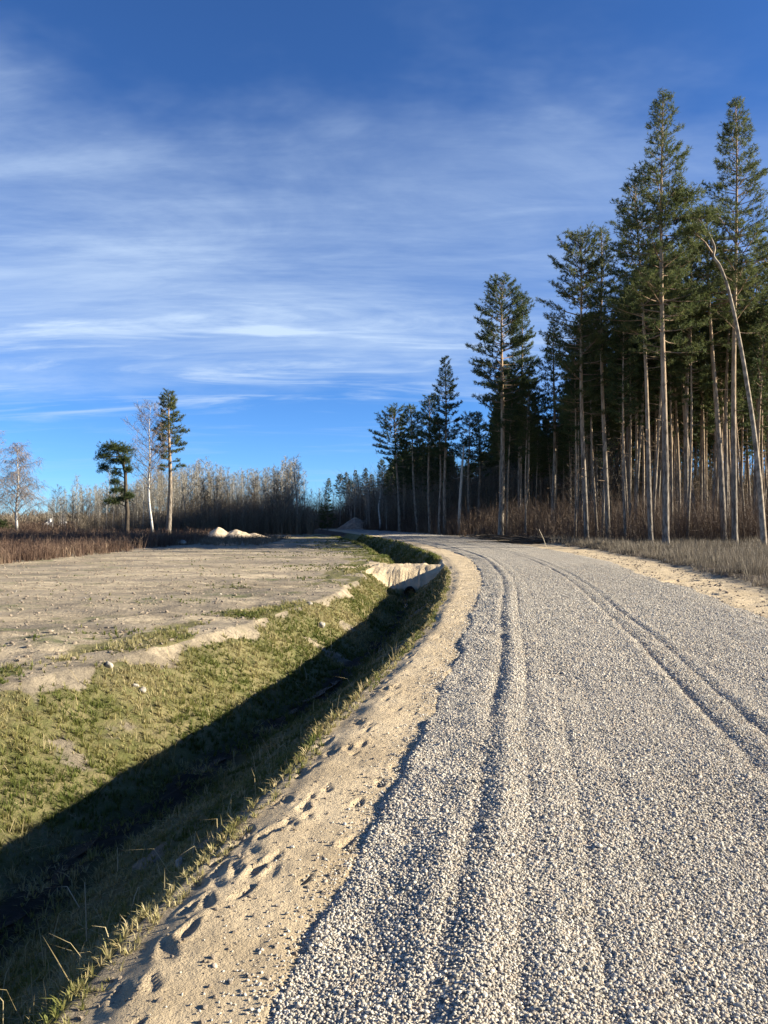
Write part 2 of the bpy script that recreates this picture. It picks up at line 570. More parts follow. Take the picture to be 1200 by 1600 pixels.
M_GROUND = ground_material()
M_GRAVEL = gravel_material()
M_STONE = stone_material()
M_PALE = plain("pale_stone", (.22, .195, .155), (.40, .36, .30), 7)
M_CLOD = plain("earth_clod", (.14, .11, .085), (.34, .275, .20), 9)
M_BARK = pine_bark()
M_LIMB = plain("pine_limb", (.16, .11, .075), (.33, .23, .15), 5)
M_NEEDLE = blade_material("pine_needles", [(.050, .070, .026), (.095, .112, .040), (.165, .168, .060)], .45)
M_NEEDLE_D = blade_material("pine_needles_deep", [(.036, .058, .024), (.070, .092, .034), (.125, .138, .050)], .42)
M_GREYBARK = plain("grey_bark", (.24, .21, .17), (.46, .42, .35), 4, (3, 3, .6))
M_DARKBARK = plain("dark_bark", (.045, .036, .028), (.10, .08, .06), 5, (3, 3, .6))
M_TWIG = plain("bare_twigs", (.19, .168, .130), (.31, .28, .225), 1.2, bstr=0)
M_TWIG_R = plain("birch_twigs", (.14, .110, .092), (.23, .187, .160), 1.2, bstr=0)
M_BIRCH = birch_bark()
M_GRASS = blade_material("ditch_grass", [(.070, .092, .020), (.118, .138, .032), (.18, .175, .052), (.30, .26, .11), (.46, .385, .21)], .35)
M_DRY = blade_material("dry_grass", [(.11, .105, .035), (.24, .19, .085), (.36, .28, .14), (.48, .39, .22)], .3)
M_HEATH = blade_material("heath_stems", [(.115, .092, .066), (.18, .148, .105), (.27, .22, .155)], .15)
M_WEED = blade_material("dead_weeds", [(.070, .042, .030), (.115, .070, .048), (.16, .105, .072), (.24, .175, .115)], .15)
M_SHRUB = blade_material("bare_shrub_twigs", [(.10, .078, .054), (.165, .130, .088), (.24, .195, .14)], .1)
M_SHRUB_D = blade_material("dark_shrub_twigs", [(.070, .046, .032), (.12, .080, .054), (.17, .122, .085)], .1)  # darker, redder twig colour for the forest undergrowth
M_STRAW = plain("dry_stalk_straw", (.42, .34, .22), (.62, .53, .38), 12, bstr=0)
M_SANDPILE = plain("heaped_sand", (.40, .31, .21), (.56, .45, .32), 2.5, bd=.08, bstr=.9)
M_GRITPILE = plain("heaped_grit", (.22, .16, .115), (.44, .33, .235), 2.0, bd=.1, bstr=.9)

# ------------------------------------------------------------------ ground sheet
def yrows():
    a = list(np.linspace(-60, -4, 16)) + list(np.linspace(-3.2, 1.0, 10))
    y = 1.1
    while y < 24:
        a.append(y); y *= 1.0068
    while y < 140:
        a.append(y); y *= 1.016
    while y < 2600:
        a.append(y); y *= 1.09
    return np.array(a)


YR = yrows()


def geo_off(first, last, n):
    r = (last / first) ** (1.0 / (n - 1))
    return first * r ** np.arange(n)


def build_ground():
    Y = YR[:, None]
    fl, sl, gl, gr, he = [f(YR)[:, None] for f in (FL, SL, GL, GR, HE)]
    A = fl - geo_off(.05, 2500, 130)[::-1][None, :]
    ln = lambda a, b, n: a + (b - a) * (np.arange(n) / n)[None, :]
    Xs = np.concatenate([A, ln(fl, sl, 92), ln(sl, gl, 56), ln(gl, gr, 30), ln(gr, he, 28), he, he + geo_off(.08, 2500, 75)[None, :]], 1)
    Ys = np.broadcast_to(Y, Xs.shape)
    Zs = ground_z(Xs, Ys)
    # trough that carries the gravel layer
    e = np.minimum(Xs - gl, gr - Xs)
    Zs = Zs - .05 * sstep(e, .0, .25) * (Ys < ROAD_END)
    r, c = Xs.shape
    V = np.stack([Xs, Ys, Zs], -1).reshape(-1, 3)
    i = np.arange(r - 1)[:, None] * c; j = np.arange(c - 1)[None, :]
    F = np.stack([i + j, i + j + 1, i + c + j + 1, i + c + j], -1).reshape(-1, 4)
    me = mesh("ground", V, F, [M_GROUND], smooth=True)
    x, y = Xs, Ys
    wd = (x - fl) / (sl - fl)
    ditch = ((wd > 0) & (wd < 1)).astype(float)
    pw = plug_w(y)
    n = fbm(x / .8, y / .8, 81, 4)
    sand = sstep(x, sl - .05, sl + .15) * (1 - sstep(x, he - .3, he + .2))
    near_plug = np.exp(-((y - 29) / 2.6) ** 2) * sstep(wd, -.9, .05) * (1 - sstep(wd, 1, 1.3))
    sand = np.maximum(sand, sstep(near_plug, .15, .6))
    upper = (1 - sstep(wd, -.02, .12))                     # bare crumbling soil high on the far bank
    grass = ditch * sstep(.75 - .70 * upper + .9 * n, .15, .55) * (1 - sstep(pw, .05, .5))
    patch = (1 - sstep(fl - x, .3, 2.2)) * (x <= fl) * sstep(fbm(x / 1.3, y / 1.6, 82, 4), -.18, .2) * .9
    vergeg = (1 - sstep(fl - x, .5, 2.5 + 9 * sstep(y, 28, 60))) * (x <= fl) * sstep(y, 14, 24) * (1 - np.exp(-((y - 30) / 2.5) ** 2)) * .85 * sstep(n, -.2, .2)
    grass = np.maximum(grass, np.maximum(patch, vergeg))
    heath = sstep(x, he - .1, he + .4)
    left_wood = sstep(y, 60, 75) * (x < fl - 6) + sstep(y, 90, 100)
    heath = np.clip(np.maximum(heath, left_wood * (1 - sand)), 0, 1)
    mud = ditch * (1 - sstep(np.abs(wd - .5), .02, .10)) * (1 - sstep(pw, .05, .5)) * (y < 120)
    lip_ = np.exp(-((wd - .0) / .10) ** 2) * (.25 + .5 * sstep(n, -.3, .3)) * (1 - sstep(near_plug, .1, .5))
    mud = np.maximum(mud, np.maximum(.42 * ditch * (1 - grass) * (wd > .08) * (1 - sstep(pw, .02, .3)), .55 * lip_))
    fattr(me, 'mixw', np.stack([sand, grass, heath, mud], -1))
    obj("ground", me, label="sandy ground with ditch, raked field and heath", cat="ground", kind="structure")
    # water lying along the ditch bottom
    yy = YR[(YR > 1.0) & (YR < 27.2)]
    c0 = FL(yy) + .5 * (SL(yy) - FL(yy)) + .15 * fbm(yy / .7, 3.3, 36, 3); hw = np.maximum(.006, .03 + .13 * fbm(yy / .35, 6.1, 37, 4))
    V = np.concatenate([np.stack([c0 - hw, yy, np.full_like(yy, BOTTOM + .006)], 1), np.stack([c0 + hw, yy, np.full_like(yy, BOTTOM + .006)], 1)])
    k = len(yy); a = np.arange(k - 1)
    me = mesh("ditch_water", V, np.stack([a, a + k, a + k + 1, a + 1], 1), [water_material()], smooth=True)
    obj("ditch_water", me, label="dark shallow water in the ditch bottom", cat="water", kind="structure")


def water_material():
    m, q, bs = mat("ditch_water")
    pos = q.n('ShaderNodeNewGeometry').outputs['Position']
    bs.inputs['Base Color'].default_value = (.02, .018, .014, 1)
    bs.inputs['Roughness'].default_value = .05
    bs.inputs['IOR'].default_value = 1.25
    bs.inputs['Specular IOR Level'].default_value = .4
    bump(q, bs, q.noise(pos, 26, 5, .65), .9, .03)
    return m


def build_road():
    y = YR[(YR > -50) & (YR < ROAD_END)]
    n = 190
    gl, gr = GL(y)[:, None], GR(y)[:, None]
    t = np.concatenate([np.linspace(-.16, 1.4, 90), np.linspace(1.4, 3.0, 70)[1:]])
    rest = np.linspace(0, 1, 32)[1:]
    Xs = np.concatenate([gl + t[None, :], gl + 3.0 + (gr + .14 - gl - 3.0) * rest[None, :]], 1)
    Ys = np.broadcast_to(y[:, None], Xs.shape)
    Zs = road_z(Xs, Ys) - .03
    r, c = Xs.shape
    V = np.stack([Xs, Ys, Zs], -1).reshape(-1, 3)
    i = np.arange(r - 1)[:, None] * c; j = np.arange(c - 1)[None, :]
    F = np.stack([i + j, i + j + 1, i + c + j + 1, i + c + j], -1).reshape(-1, 4)
    me = mesh("gravel_road", V, F, [M_GRAVEL], smooth=True)
    obj("gravel_road", me, label="pale grey gravel road with wheel ruts curving left", cat="road", kind="structure")


build_ground()
build_road()

# ------------------------------------------------------------------ loose gravel (instanced stones)
def scatter_points():
    pts = []
    for (y0, y1, dens, size) in ((1.0, 3.5, 22000, .0078), (3.5, 7, 16500, .0090), (7, 11, 8000, .0120), (11, 27, 7000, .0145)):
        xmin = float(GL(np.linspace(y0, y1, 20)).min()) - .5
        xmax = min(float(GR(np.array([y1]))[0]), .55 * y1 + .5)
        n = int((xmax - xmin) * (y1 - y0) * dens)
        x = rng.uniform(xmin, xmax, n); y = rng.uniform(y0, y1, n)
        gl = GL(y); e = np.minimum(x - gl, GR(y) - x)
        keep = (e > .02) | (rng.random(n) < .30 * np.exp(e / .09) * (e > -.45))
        keep &= x < .55 * y + .5
        keep &= rng.random(n) < np.interp(y, [10, 13, 18, 27], [1, .62, .24, 0]) if y0 > 10 else True
        t_ = x - GL0(y)
        path = np.exp(-((t_ - .52) / .10) ** 2) + np.exp(-((t_ - 2.33) / .16) ** 2)
        thin = .45 * sstep(fbm(x / .9, y / 1.6, 78, 3), .05, .45) + .45 * np.clip(path, 0, 1)
        keep &= rng.random(n) > thin
        x, y, e = x[keep], y[keep], e[keep]
        z = np.where(e > -.02, np.maximum(road_z(x, y) - .03, ground_z(x, y, False) - .045), ground_z(x, y, False))
        s = size * .5 * np.exp(rng.normal(0, .30, len(x)))
        z = z + s * rng.uniform(-.1, .75, len(x))
        pts.append(np.stack([x, y, z, s], 1))
    return np.concatenate(pts)


def stones_object(name, P, mat_, label, cat, sub=2, amp=.42):
    me = bpy.data.meshes.new(name)
    me.vertices.add(len(P)); me.vertices.foreach_set('co', P[:, :3].astype(np.float32).ravel())
    a = me.attributes.new('size', 'FLOAT', 'POINT'); a.data.foreach_set('value', P[:, 3].astype(np.float32))
    me.materials.append(mat_)
    o = obj(name, me, label=label, cat=cat, kind="stuff")
    ng = bpy.data.node_groups.new(name, 'GeometryNodeTree')
    ng.interface.new_socket('Geometry', in_out='INPUT', socket_type='NodeSocketGeometry')
    ng.interface.new_socket('Geometry', in_out='OUTPUT', socket_type='NodeSocketGeometry')
    g = NT(ng)
    gi = g.n('NodeGroupInput'); go = g.n('NodeGroupOutput')
    g2i = g.n('GeometryNodeGeometryToInstance')
    for k in range(6):
        ico = g.n('GeometryNodeMeshIcoSphere'); ico.inputs['Subdivisions'].default_value = sub
        no = g.n('ShaderNodeTexNoise', noise_dimensions='4D')
        no.inputs['W'].default_value = k * 3.7 + .5; no.inputs['Scale'].default_value = 1.1; no.inputs['Detail'].default_value = 1.0
        vm = g.n('ShaderNodeVectorMath', operation='SUBTRACT'); g.put(vm.inputs[0], no.outputs['Color']); vm.inputs[1].default_value = (.5, .5, .5)
        vs = g.n('ShaderNodeVectorMath', operation='SCALE'); g.put(vs.inputs[0], vm.outputs[0]); vs.inputs['Scale'].default_value = amp * 3
        sp = g.n('GeometryNodeSetPosition'); g.put(sp.inputs['Geometry'], ico.outputs[0]); g.put(sp.inputs['Offset'], vs.outputs[0])
        tr = g.n('GeometryNodeTransform'); g.put(tr.inputs['Geometry'], sp.outputs[0])
        tr.inputs['Scale'].default_value = (1.25, .95, .72)
        sm = g.n('GeometryNodeSetMaterial'); g.put(sm.inputs['Geometry'], tr.outputs[0]); sm.inputs['Material'].default_value = mat_
        ss = g.n('GeometryNodeSetShadeSmooth'); g.put(ss.inputs['Geometry'], sm.outputs[0]); ss.inputs['Shade Smooth'].default_value = False
        ng.links.new(ss.outputs[0], g2i.inputs[0])
    ip = g.n('GeometryNodeInstanceOnPoints')
    ng.links.new(gi.outputs[0], ip.inputs['Points'])
    ng.links.new(g2i.outputs[0], ip.inputs['Instance'])
    ip.inputs['Pick Instance'].default_value = True
    ri = g.n('FunctionNodeRandomValue', data_type='INT')
    ri.inputs['Min'].default_value = 0 if not isinstance(ri.inputs['Min'].default_value, bpy.types.bpy_prop_array) else (0, 0, 0)
    for s in ri.inputs:
        if s.type == 'INT' and s.name == 'Min': s.default_value = 0
        if s.type == 'INT' and s.name == 'Max': s.default_value = 5
    oi = [s for s in ri.outputs if s.type == 'INT'][0]
    ng.links.new(oi, ip.inputs['Instance Index'])
    rv = g.n('FunctionNodeRandomValue', data_type='FLOAT_VECTOR')
    for s in rv.inputs:
        if s.type == 'VECTOR' and s.name == 'Min': s.default_value = (-.7, -.7, 0)
        if s.type == 'VECTOR' and s.name == 'Max': s.default_value = (.7, .7, 6.283)
    ov = [s for s in rv.outputs if s.type == 'VECTOR'][0]
    ng.links.new(ov, ip.inputs['Rotation'])
    na = g.n('GeometryNodeInputNamedAttribute', data_type='FLOAT'); na.inputs['Name'].default_value = 'size'
    of = [s for s in na.outputs if s.type == 'VALUE'][0]
    ng.links.new(of, ip.inputs['Scale'])
    ng.links.new(ip.outputs[0], go.inputs[0])
    md = o.modifiers.new("stones", 'NODES'); md.node_group = ng
    return o


GP = scatter_points()
stones_object("road_gravel", GP, M_STONE, "loose crushed gravel stones covering the road surface", "gravel")

# stones and clods strewn over the field and the sand
def strew(n, region, smin, smax, seed):
    r = np.random.default_rng(seed)
    pts = []
    for _ in range(n):
        x, y = region(r)
        s = smin + (smax - smin) * r.random() ** 3
        pts.append((x, y, 0, s))
    P = np.array(pts)
    P[:, 2] = ground_z(P[:, 0], P[:, 1]) + P[:, 3] * .2
    return P


def reg_field(r):
    y = 7 + 45 * r.random() ** 1.6
    return float(FL0(y)) - .2 - r.random() * (10 + y * .4), y


def reg_sand(r):
    y = 1.6 + 22 * r.random() ** 2.0
    t = r.random()
    return float(SL0(y)) * (1 - t) + float(GL0(y)) * t, y


def reg_verge(r):
    y = 8 + 30 * r.random()
    t = r.random()
    return float(GR0(y)) * (1 - t) + float(HE0(y)) * t, y


stones_object("field_clods", strew(15000, reg_field, .006, .038, 3), M_CLOD, "small earth clods strewn over the raked field", "clods", 1, .5)
stones_object("field_stones", strew(420, reg_field, .01, .04, 4), M_PALE, "small pale stones strewn over the raked field", "stones", 1, .5)
stones_object("sand_pebbles", np.concatenate([strew(2300, reg_sand, .003, .012, 5), strew(900, reg_verge, .008, .04, 6)]), M_CLOD,
              "tiny pebbles and crumbs lying on the sandy verge", "pebbles", 1, .5)

# ------------------------------------------------------------------ grass and other ground cover
def cover(name, V, F, tint, m, label, cat):
    me = mesh(name, V, F, [m])
    fattr(me, 'tint', np.stack([tint, tint, tint, np.ones_like(tint)], 1))
    return obj(name, me, label=label, cat=cat, kind="stuff")


def tufts(P, nb, L, W, spread, tint, seg=2, droop=.35):
    """P (n,3) bases, L (n) lengths; nb blades each"""
    n = len(P)
    base = np.repeat(P, nb, 0)
    Ls = np.repeat(L, nb) * rng.uniform(.45, 1.15, n * nb)
    az = rng.uniform(0, 2 * math.pi, n * nb)
    tl = np.abs(rng.normal(0, spread, n * nb))
    D = np.stack([np.sin(tl) * np.cos(az), np.sin(tl) * np.sin(az), np.cos(tl)], 1)
    base = base + np.stack([np.cos(az), np.sin(az), np.zeros_like(az)], 1) * (Ls * .12 * rng.random(n * nb))[:, None]
    Wd = np.repeat(W, nb) * rng.uniform(.7, 1.3, n * nb)
    bend = np.stack([np.cos(az), np.sin(az), -np.ones_like(az)], 1) * (droop * rng.random(n * nb))[:, None]
    side = np.stack([-np.sin(az + rng.normal(0, .8, n * nb)), np.cos(az), np.zeros_like(az)], 1)
    V, F = blades(base, D, Ls, Wd, bend, seg, side)
    k = 5 if seg == 2 else 3
    tt = np.clip(np.repeat(tint, nb) + rng.normal(0, .12, n * nb), 0, 1)
    return V, F, np.repeat(tt, k)


def ditch_grass():
    # left (sunlit) and right banks
    N = 95000
    y = 1.6 + 34 * rng.random(N) ** 1.5
    wd = rng.uniform(-.22, 1.02, N)
    fl, sl = FL(y), SL(y)
    x = fl + wd * (sl - fl)
    n = fbm(x / .8, y / .8, 81, 4)
    upper = 1 - sstep(wd, -.02, .12)
    dens = sstep(.75 - .70 * upper + .9 * n, .15, .55)
    dens = np.where(wd < 0, .6 * sstep(fbm(x / 1.3, y / 1.6, 82, 4), -.15, .2), dens)
    dens *= 1 - sstep(plug_w(y), .02, .3)
    dens *= .35 + .65 * sstep(np.abs(wd - .5), .02, .09)
    keep = rng.random(N) < dens * np.clip(1.1 - y / 50, .3, 1) * .62
    x, y, wd = x[keep], y[keep], wd[keep]
    P = np.stack([x, y, ground_z(x, y) - .01], 1)
    L = rng.uniform(.04, .13, len(x)) * np.where(wd > .6, .6, 1.0)
    tn = fbm(x / .7, y / .7, 91, 3)
    tint = np.clip(.44 + .95 * tn + .20 * sstep(wd, .82, .98) + .30 * (1 - sstep(wd, .02, .30)) + rng.normal(0, .08, len(x)), 0, .85)
    W = .0032 + .0006 * y
    V, F, T = tufts(P, 10, L, W, .7, tint)
    cover("ditch_grass", V, F, T, M_GRASS, "short green grass growing on both ditch banks", "grass")
    N = 9000
    y = 32 + 50 * rng.random(N) ** 1.3
    wd = rng.uniform(-.1, 1.03, N)
    x = FL(y) + wd * (SL(y) - FL(y))
    P = np.stack([x, y, ground_z(x, y, False) - .01], 1)
    V, F, T = tufts(P, 7, rng.uniform(.08, .2, N), .006 + .0005 * y, .6, np.clip(.4 + .8 * fbm(x, y, 92, 3), 0, .9))
    cover("far_ditch_grass", V, F, T, M_GRASS, "grass on the banks of the ditch past the sand crossing", "grass")
    # dry fringe along the shoulder edge and straw on the banks
    N = 5200
    y = 1.6 + 26 * rng.random(N) ** 1.5
    wd = np.where(rng.random(N) < .7, 1 - np.abs(rng.normal(0, .07, N)), rng.uniform(.1, 1, N))
    fl, sl = FL(y), SL(y)
    x = fl + wd * (sl - fl)
    k = (plug_w(y) < .1) & (np.abs(wd - .5) > .14) & (rng.random(N) < .4 + 1.2 * fbm(x / .5, y / .5, 95, 3))
    x, y = x[k], y[k]
    P = np.stack([x, y, ground_z(x, y) - .01], 1)
    V, F, T = tufts(P, 9, rng.uniform(.04, .11, len(x)), .003 + .0006 * y, .95, rng.uniform(.1, .9, len(x)))
    n0 = len(V)
    N = 1500
    y = 2.5 + 24 * rng.random(N) ** 1.4; wd = rng.uniform(.03, .98, N)
    x = FL(y) + wd * (SL(y) - FL(y))
    k = (plug_w(y) < .05) & (np.abs(wd - .5) > .1)
    x, y = x[k], y[k]
    P = np.stack([x, y, ground_z(x, y, False)], 1)
    V2, F2, T2 = tufts(P, 2, rng.uniform(.12, .34, len(x)), .0022 + .0004 * y, 1.0, rng.uniform(.5, 1, len(x)), droop=.5)
    V = np.concatenate([V, V2]); F = np.concatenate([F, F2 + n0]); T = np.concatenate([T, T2])
    cover("dry_verge_grass", V, F, T, M_DRY, "dry yellow grass fringe along the sandy shoulder edge", "grass")


ditch_grass()


def field_grass():
    N = 16000
    y = 8 + 60 * rng.random(N) ** 1.4
    x = FL(y) - .1 - rng.exponential(2.6, N)
    n = fbm(x / 2.2, y / 1.2, 97, 4)
    k = rng.random(N) < sstep(n, .08, .4) * (.9 * np.exp(-(FL(y) - x) / 4) + .2)
    x, y = x[k], y[k]
    P = np.stack([x, y, ground_z(x, y) - .01], 1)
    V, F, T = tufts(P, 8, rng.uniform(.04, .10, len(x)), .005 + .0007 * y, .7, rng.uniform(.0, .5, len(x)))
    cover("field_grass", V, F, T, M_GRASS, "thin green grass patches at the field edge", "grass")


field_grass()


def heath():
    N = 30000
    y = 9 + 48 * rng.random(N) ** 1.1
    x = HE(y) + .05 + rng.random(N) ** 1.2 * (6 + .34 * y)
    k = (x < .56 * y + 4) & (rng.random(N) < .55 + fbm(x / 1.5, y / 1.5, 99, 3) * .8)
    x, y = x[k], y[k]
    P = np.stack([x, y, ground_z(x, y) - .02], 1)
    e = x - HE(y)
    L = rng.uniform(.22, .55, len(x)) * (.5 + .5 * sstep(e, 0, 1.0))
    V, F, T = tufts(P, 7, L, .006 + .00035 * y, .33, np.clip(.45 + fbm(x / 1.2, y / 1.2, 98, 3) * .9, 0, 1), seg=1)
    cover("heath_grass", V, F, T, M_HEATH, "grey brown dry heath grass along the forest edge", "grass")


heath()


def stems_stuff(name, x, y, hgt, m, label, cat, nb=6, width=.012, tw=.0003, spread=.16, side=3, tint=None):
    """upright bare stems with short side twigs"""
    z = ground_z(x, y, False) - .03
    P = np.stack([x, y, z], 1)
    n = len(P)
    base = np.repeat(P, nb, 0); L = np.repeat(hgt, nb) * rng.uniform(.5, 1.1, n * nb)
    az = rng.uniform(0, 2 * math.pi, n * nb); tl = np.abs(rng.normal(0, spread, n * nb))
    D = np.stack([np.sin(tl) * np.cos(az), np.sin(tl) * np.sin(az), np.cos(tl)], 1)
    base = base + np.stack([np.cos(az), np.sin(az), 0 * az], 1) * (L * .12 * rng.random(n * nb))[:, None]
    W = width + tw * np.repeat(y, nb)
    if tint is None:
        tint = rng.random(n)
    tt = np.clip(np.repeat(tint, nb) + rng.normal(0, .2, n * nb), 0, 1)
    V1, F1 = blades(base, D, L, W)
    Vs = [V1]; Fs = [F1]; Ts = [np.repeat(tt, 3)]
    if side:
        b2 = np.repeat(base, side, 0); D2 = np.repeat(D, side, 0); L2 = np.repeat(L, side)
        f = rng.uniform(.3, .9, len(b2))
        p = b2 + D2 * (L2 * f)[:, None]
        d = unit(D2 * .8 + rng.normal(0, .55, (len(b2), 3)))
        V2, F2 = blades(p, d, L2 * rng.uniform(.15, .4, len(b2)), np.repeat(W, side) * .7)
        Vs.append(V2); Fs.append(F2 + len(V1)); Ts.append(np.repeat(np.repeat(tt, side), 3))
    cover(name, np.concatenate(Vs), np.concatenate(Fs), np.concatenate(Ts), m, label, cat)


# reddish-brown dead weeds beyond the field
N = 16000
yy = 30 + 58 * rng.random(N) ** 1.2
front = np.interp(yy, [30, 33, 38, 46, 56, 66, 90], [-15.5, -14.5, -14.5, -14.3, -14.0, -16, -18])
xx = front - .2 + .9 * fbm(yy / 3, .5, 23, 3) - rng.random(N) ** 1.1 * (.62 * yy + 6 + front).clip(3)
k = rng.random(N) < .75 + .6 * fbm(xx / 2, yy / 2, 24, 3)
stems_stuff("dead_weeds", xx[k], yy[k], (rng.uniform(.55, 1.1, N) * np.interp(yy, [30, 40, 90], [.75, 1.0, 1.0]))[k], M_WEED,
            "reddish brown dead weeds standing beyond the field", "weeds", 5, .010, .00028, .14, 2,
            np.clip(.4 + .8 * fbm(xx / 3, yy / 3, 25, 3), 0, 1)[k])
# low dark scrub between the sand pile and the field
N = 2600
yy = rng.uniform(52, 74, N); xx = rng.uniform(-21, -6.5, N)
k = (xx < np.interp(yy, [52, 74], [-8.5, -9])) & (rng.random(N) < .6 + fbm(xx / 2, yy / 2, 26, 3))
stems_stuff("low_scrub", xx[k], yy[k], rng.uniform(.2, .55, N)[k], M_SHRUB, "low dark scrub in front of the pale sand pile", "scrub", 7, .012, .0003, .5, 2)

# ------------------------------------------------------------------ trees
def needles(P, D, K, L, W):
    """needle fans at points P pointing along D"""
    n = len(P)
    p = np.repeat(P, K, 0); d = np.repeat(D, K, 0)
    v = unit(d * .75 + unit(rng.normal(size=(n * K, 3))))
    p = p + d * (rng.uniform(-.5, .5, n * K) * L)[:, None]
    V, F = blades(p, v, L * rng.uniform(.7, 1.25, n * K), W * rng.uniform(.7, 1.3, n * K))
    t = np.repeat(np.clip(rng.normal(.45, .22, n), 0, 1), K)
    return V, F, np.repeat(t, 3)


def stem_mesh(trunk, limb, m_trunk, m_limb):
    V, F = trunk.arrays()
    if limb is None or not limb.n:
        return mesh("trunk", V, F, [m_trunk], smooth=True)
    V2, F2 = limb.arrays()
    return mesh("trunk", np.concatenate([V, V2]), np.concatenate([F, F2 + len(V)]), [m_trunk, m_limb], smooth=True,
                midx=np.concatenate([np.zeros(len(F)), np.ones(len(F2))]))


def tree_parts(trunk, limb, fol, m_trunk, m_limb, m_fol):
    V, F, T = fol
    me = mesh("crown", V, F, [m_fol]); fattr(me, 'tint', np.stack([T, T, T, np.ones_like(T)], 1))
    return {'trunk': stem_mesh(trunk, limb, m_trunk, m_limb), 'crown': me}


def env(rel, kind):
    if kind == 'cone':
        return (0.55 + .45 * min(1, rel / .18)) * (max(0, 1 - rel)) ** .85 + .07
    if kind == 'dome':
        return (0.5 + .5 * min(1, rel / .3)) * (max(0, 1 - rel ** 2.2)) ** .6 + .10
    return (0.35 + .65 * min(1, rel / .35)) * (max(0, 1 - rel)) ** .62 + .08


def pine_mesh(seed, H, cb, Lmax, r0, sway=.25, kind='mix', dens=1.0, fol=M_NEEDLE, path=None, K=9, nl=.17, nw=.030):
    r = random.Random(seed)
    a0, a1 = r.uniform(0, 6.28), r.uniform(0, 6.28)
    def path_(z):
        t = z / H
        return np.array([sway * (math.sin(2.6 * t + a0) - math.sin(a0)) + sway * .4 * math.sin(7 * t + a1) * t,
                         sway * (math.cos(2.3 * t + a1) - math.cos(a1)), z])
    pf = path or path_
    zs = np.concatenate([[-.25, 0, .25, .7], np.linspace(1.5, H, 20)])
    P = np.array([pf(z) for z in zs])
    R = r0 * np.clip(1 - zs / H, 0, 1) ** .8 * .93 + .02
    R[:3] *= [1.5, 1.32, 1.1]
    tr = Geo(); tr.tube(P, R, 10)
    lb = Geo(); tp = []; td = []
    # dead stubs on the clear stem
    for i in range(r.randint(6, 13)):
        z = r.uniform(cb * .35, cb)
        az = r.uniform(0, 6.28); L = r.uniform(.3, 1.5)
        b = pf(z); d = np.array([math.cos(az), math.sin(az), r.uniform(-.15, .35)])
        lb.tube([b, b + d * L * .5, b + d * L + np.array([0, 0, r.uniform(-.1, .2)])], [.022, .015, .006], 3, False)
    z = cb
    while z < H - .15:
        rel = (z - cb) / (H - cb)
        nb = r.choice([3, 4, 4, 5]) if rel < .85 else 4
        if rel < .15: nb = r.choice([1, 2, 3])
        off = r.uniform(0, 6.28)
        for b in range(nb):
            az = off + b * 6.283 / nb + r.uniform(-.5, .5)
            L = 1.22 * Lmax * env(rel, kind) * r.uniform(.55, 1.15)
            el = math.radians(-8 + 22 * rel ** .8 + 38 * rel ** 3 + r.uniform(-10, 12))
            zb = z + r.uniform(-.15, .15)
            b0 = pf(min(zb, H))
            h = np.array([math.cos(az), math.sin(az), 0]); side = np.array([-math.sin(az), math.cos(az), 0])
            wig = r.uniform(-.2, .2)
            def bp(s):
                return b0 + h * (L * s * math.cos(el)) + side * (wig * L * s * s) + np.array([0, 0, L * (s * math.sin(el) + .17 * s * s)])
            ss = [0, .35, .7, 1.0]
            rb = .012 + .014 * L
            lb.tube([bp(s) for s in ss], [rb, rb * .7, rb * .4, rb * .15], 3, False)
            nt = max(3, int(L * 5.2 * dens + 2))
            for i in range(nt):
                s = 1 - (i / nt) * .72 * r.uniform(.85, 1.1)
                q = bp(s)
                sg = 1 if i % 2 else -1
                a2 = az + sg * r.uniform(.35, 1.15)
                l2 = (.20 + .34 * L * (1.15 - s)) * r.uniform(.7, 1.25)
                d2 = unit(np.array([math.cos(a2), math.sin(a2), r.uniform(.05, .75)]))
                e = q + d2 * l2
                lb.add(np.array([q - side * .006, q + side * .006, e]), [[0, 1, 2]])
                m = max(1, int(l2 / .16 + .5))
                for j in range(m):
                    f = 1 - j * .8 / m
                    tp.append(q + d2 * l2 * f + np.array([r.gauss(0, .05), r.gauss(0, .05), r.gauss(0, .04)]))
                    td.append(unit(d2 + np.array([0, 0, .45])))
            tp.append(bp(1.0)); td.append(unit(h + np.array([0, 0, .6])))
        z += r.uniform(.36, .62) * (1.15 - .45 * rel)
    for i in range(6):
        tp.append(pf(H) + np.array([r.gauss(0, .08), r.gauss(0, .08), .05 * i - .1])); td.append(np.array([r.gauss(0, .3), r.gauss(0, .3), 1.0]))
    f = needles(np.array(tp), unit(np.array(td)), K, nl, nw)
    return tree_parts(tr, lb, f, M_BARK, M_LIMB, fol)


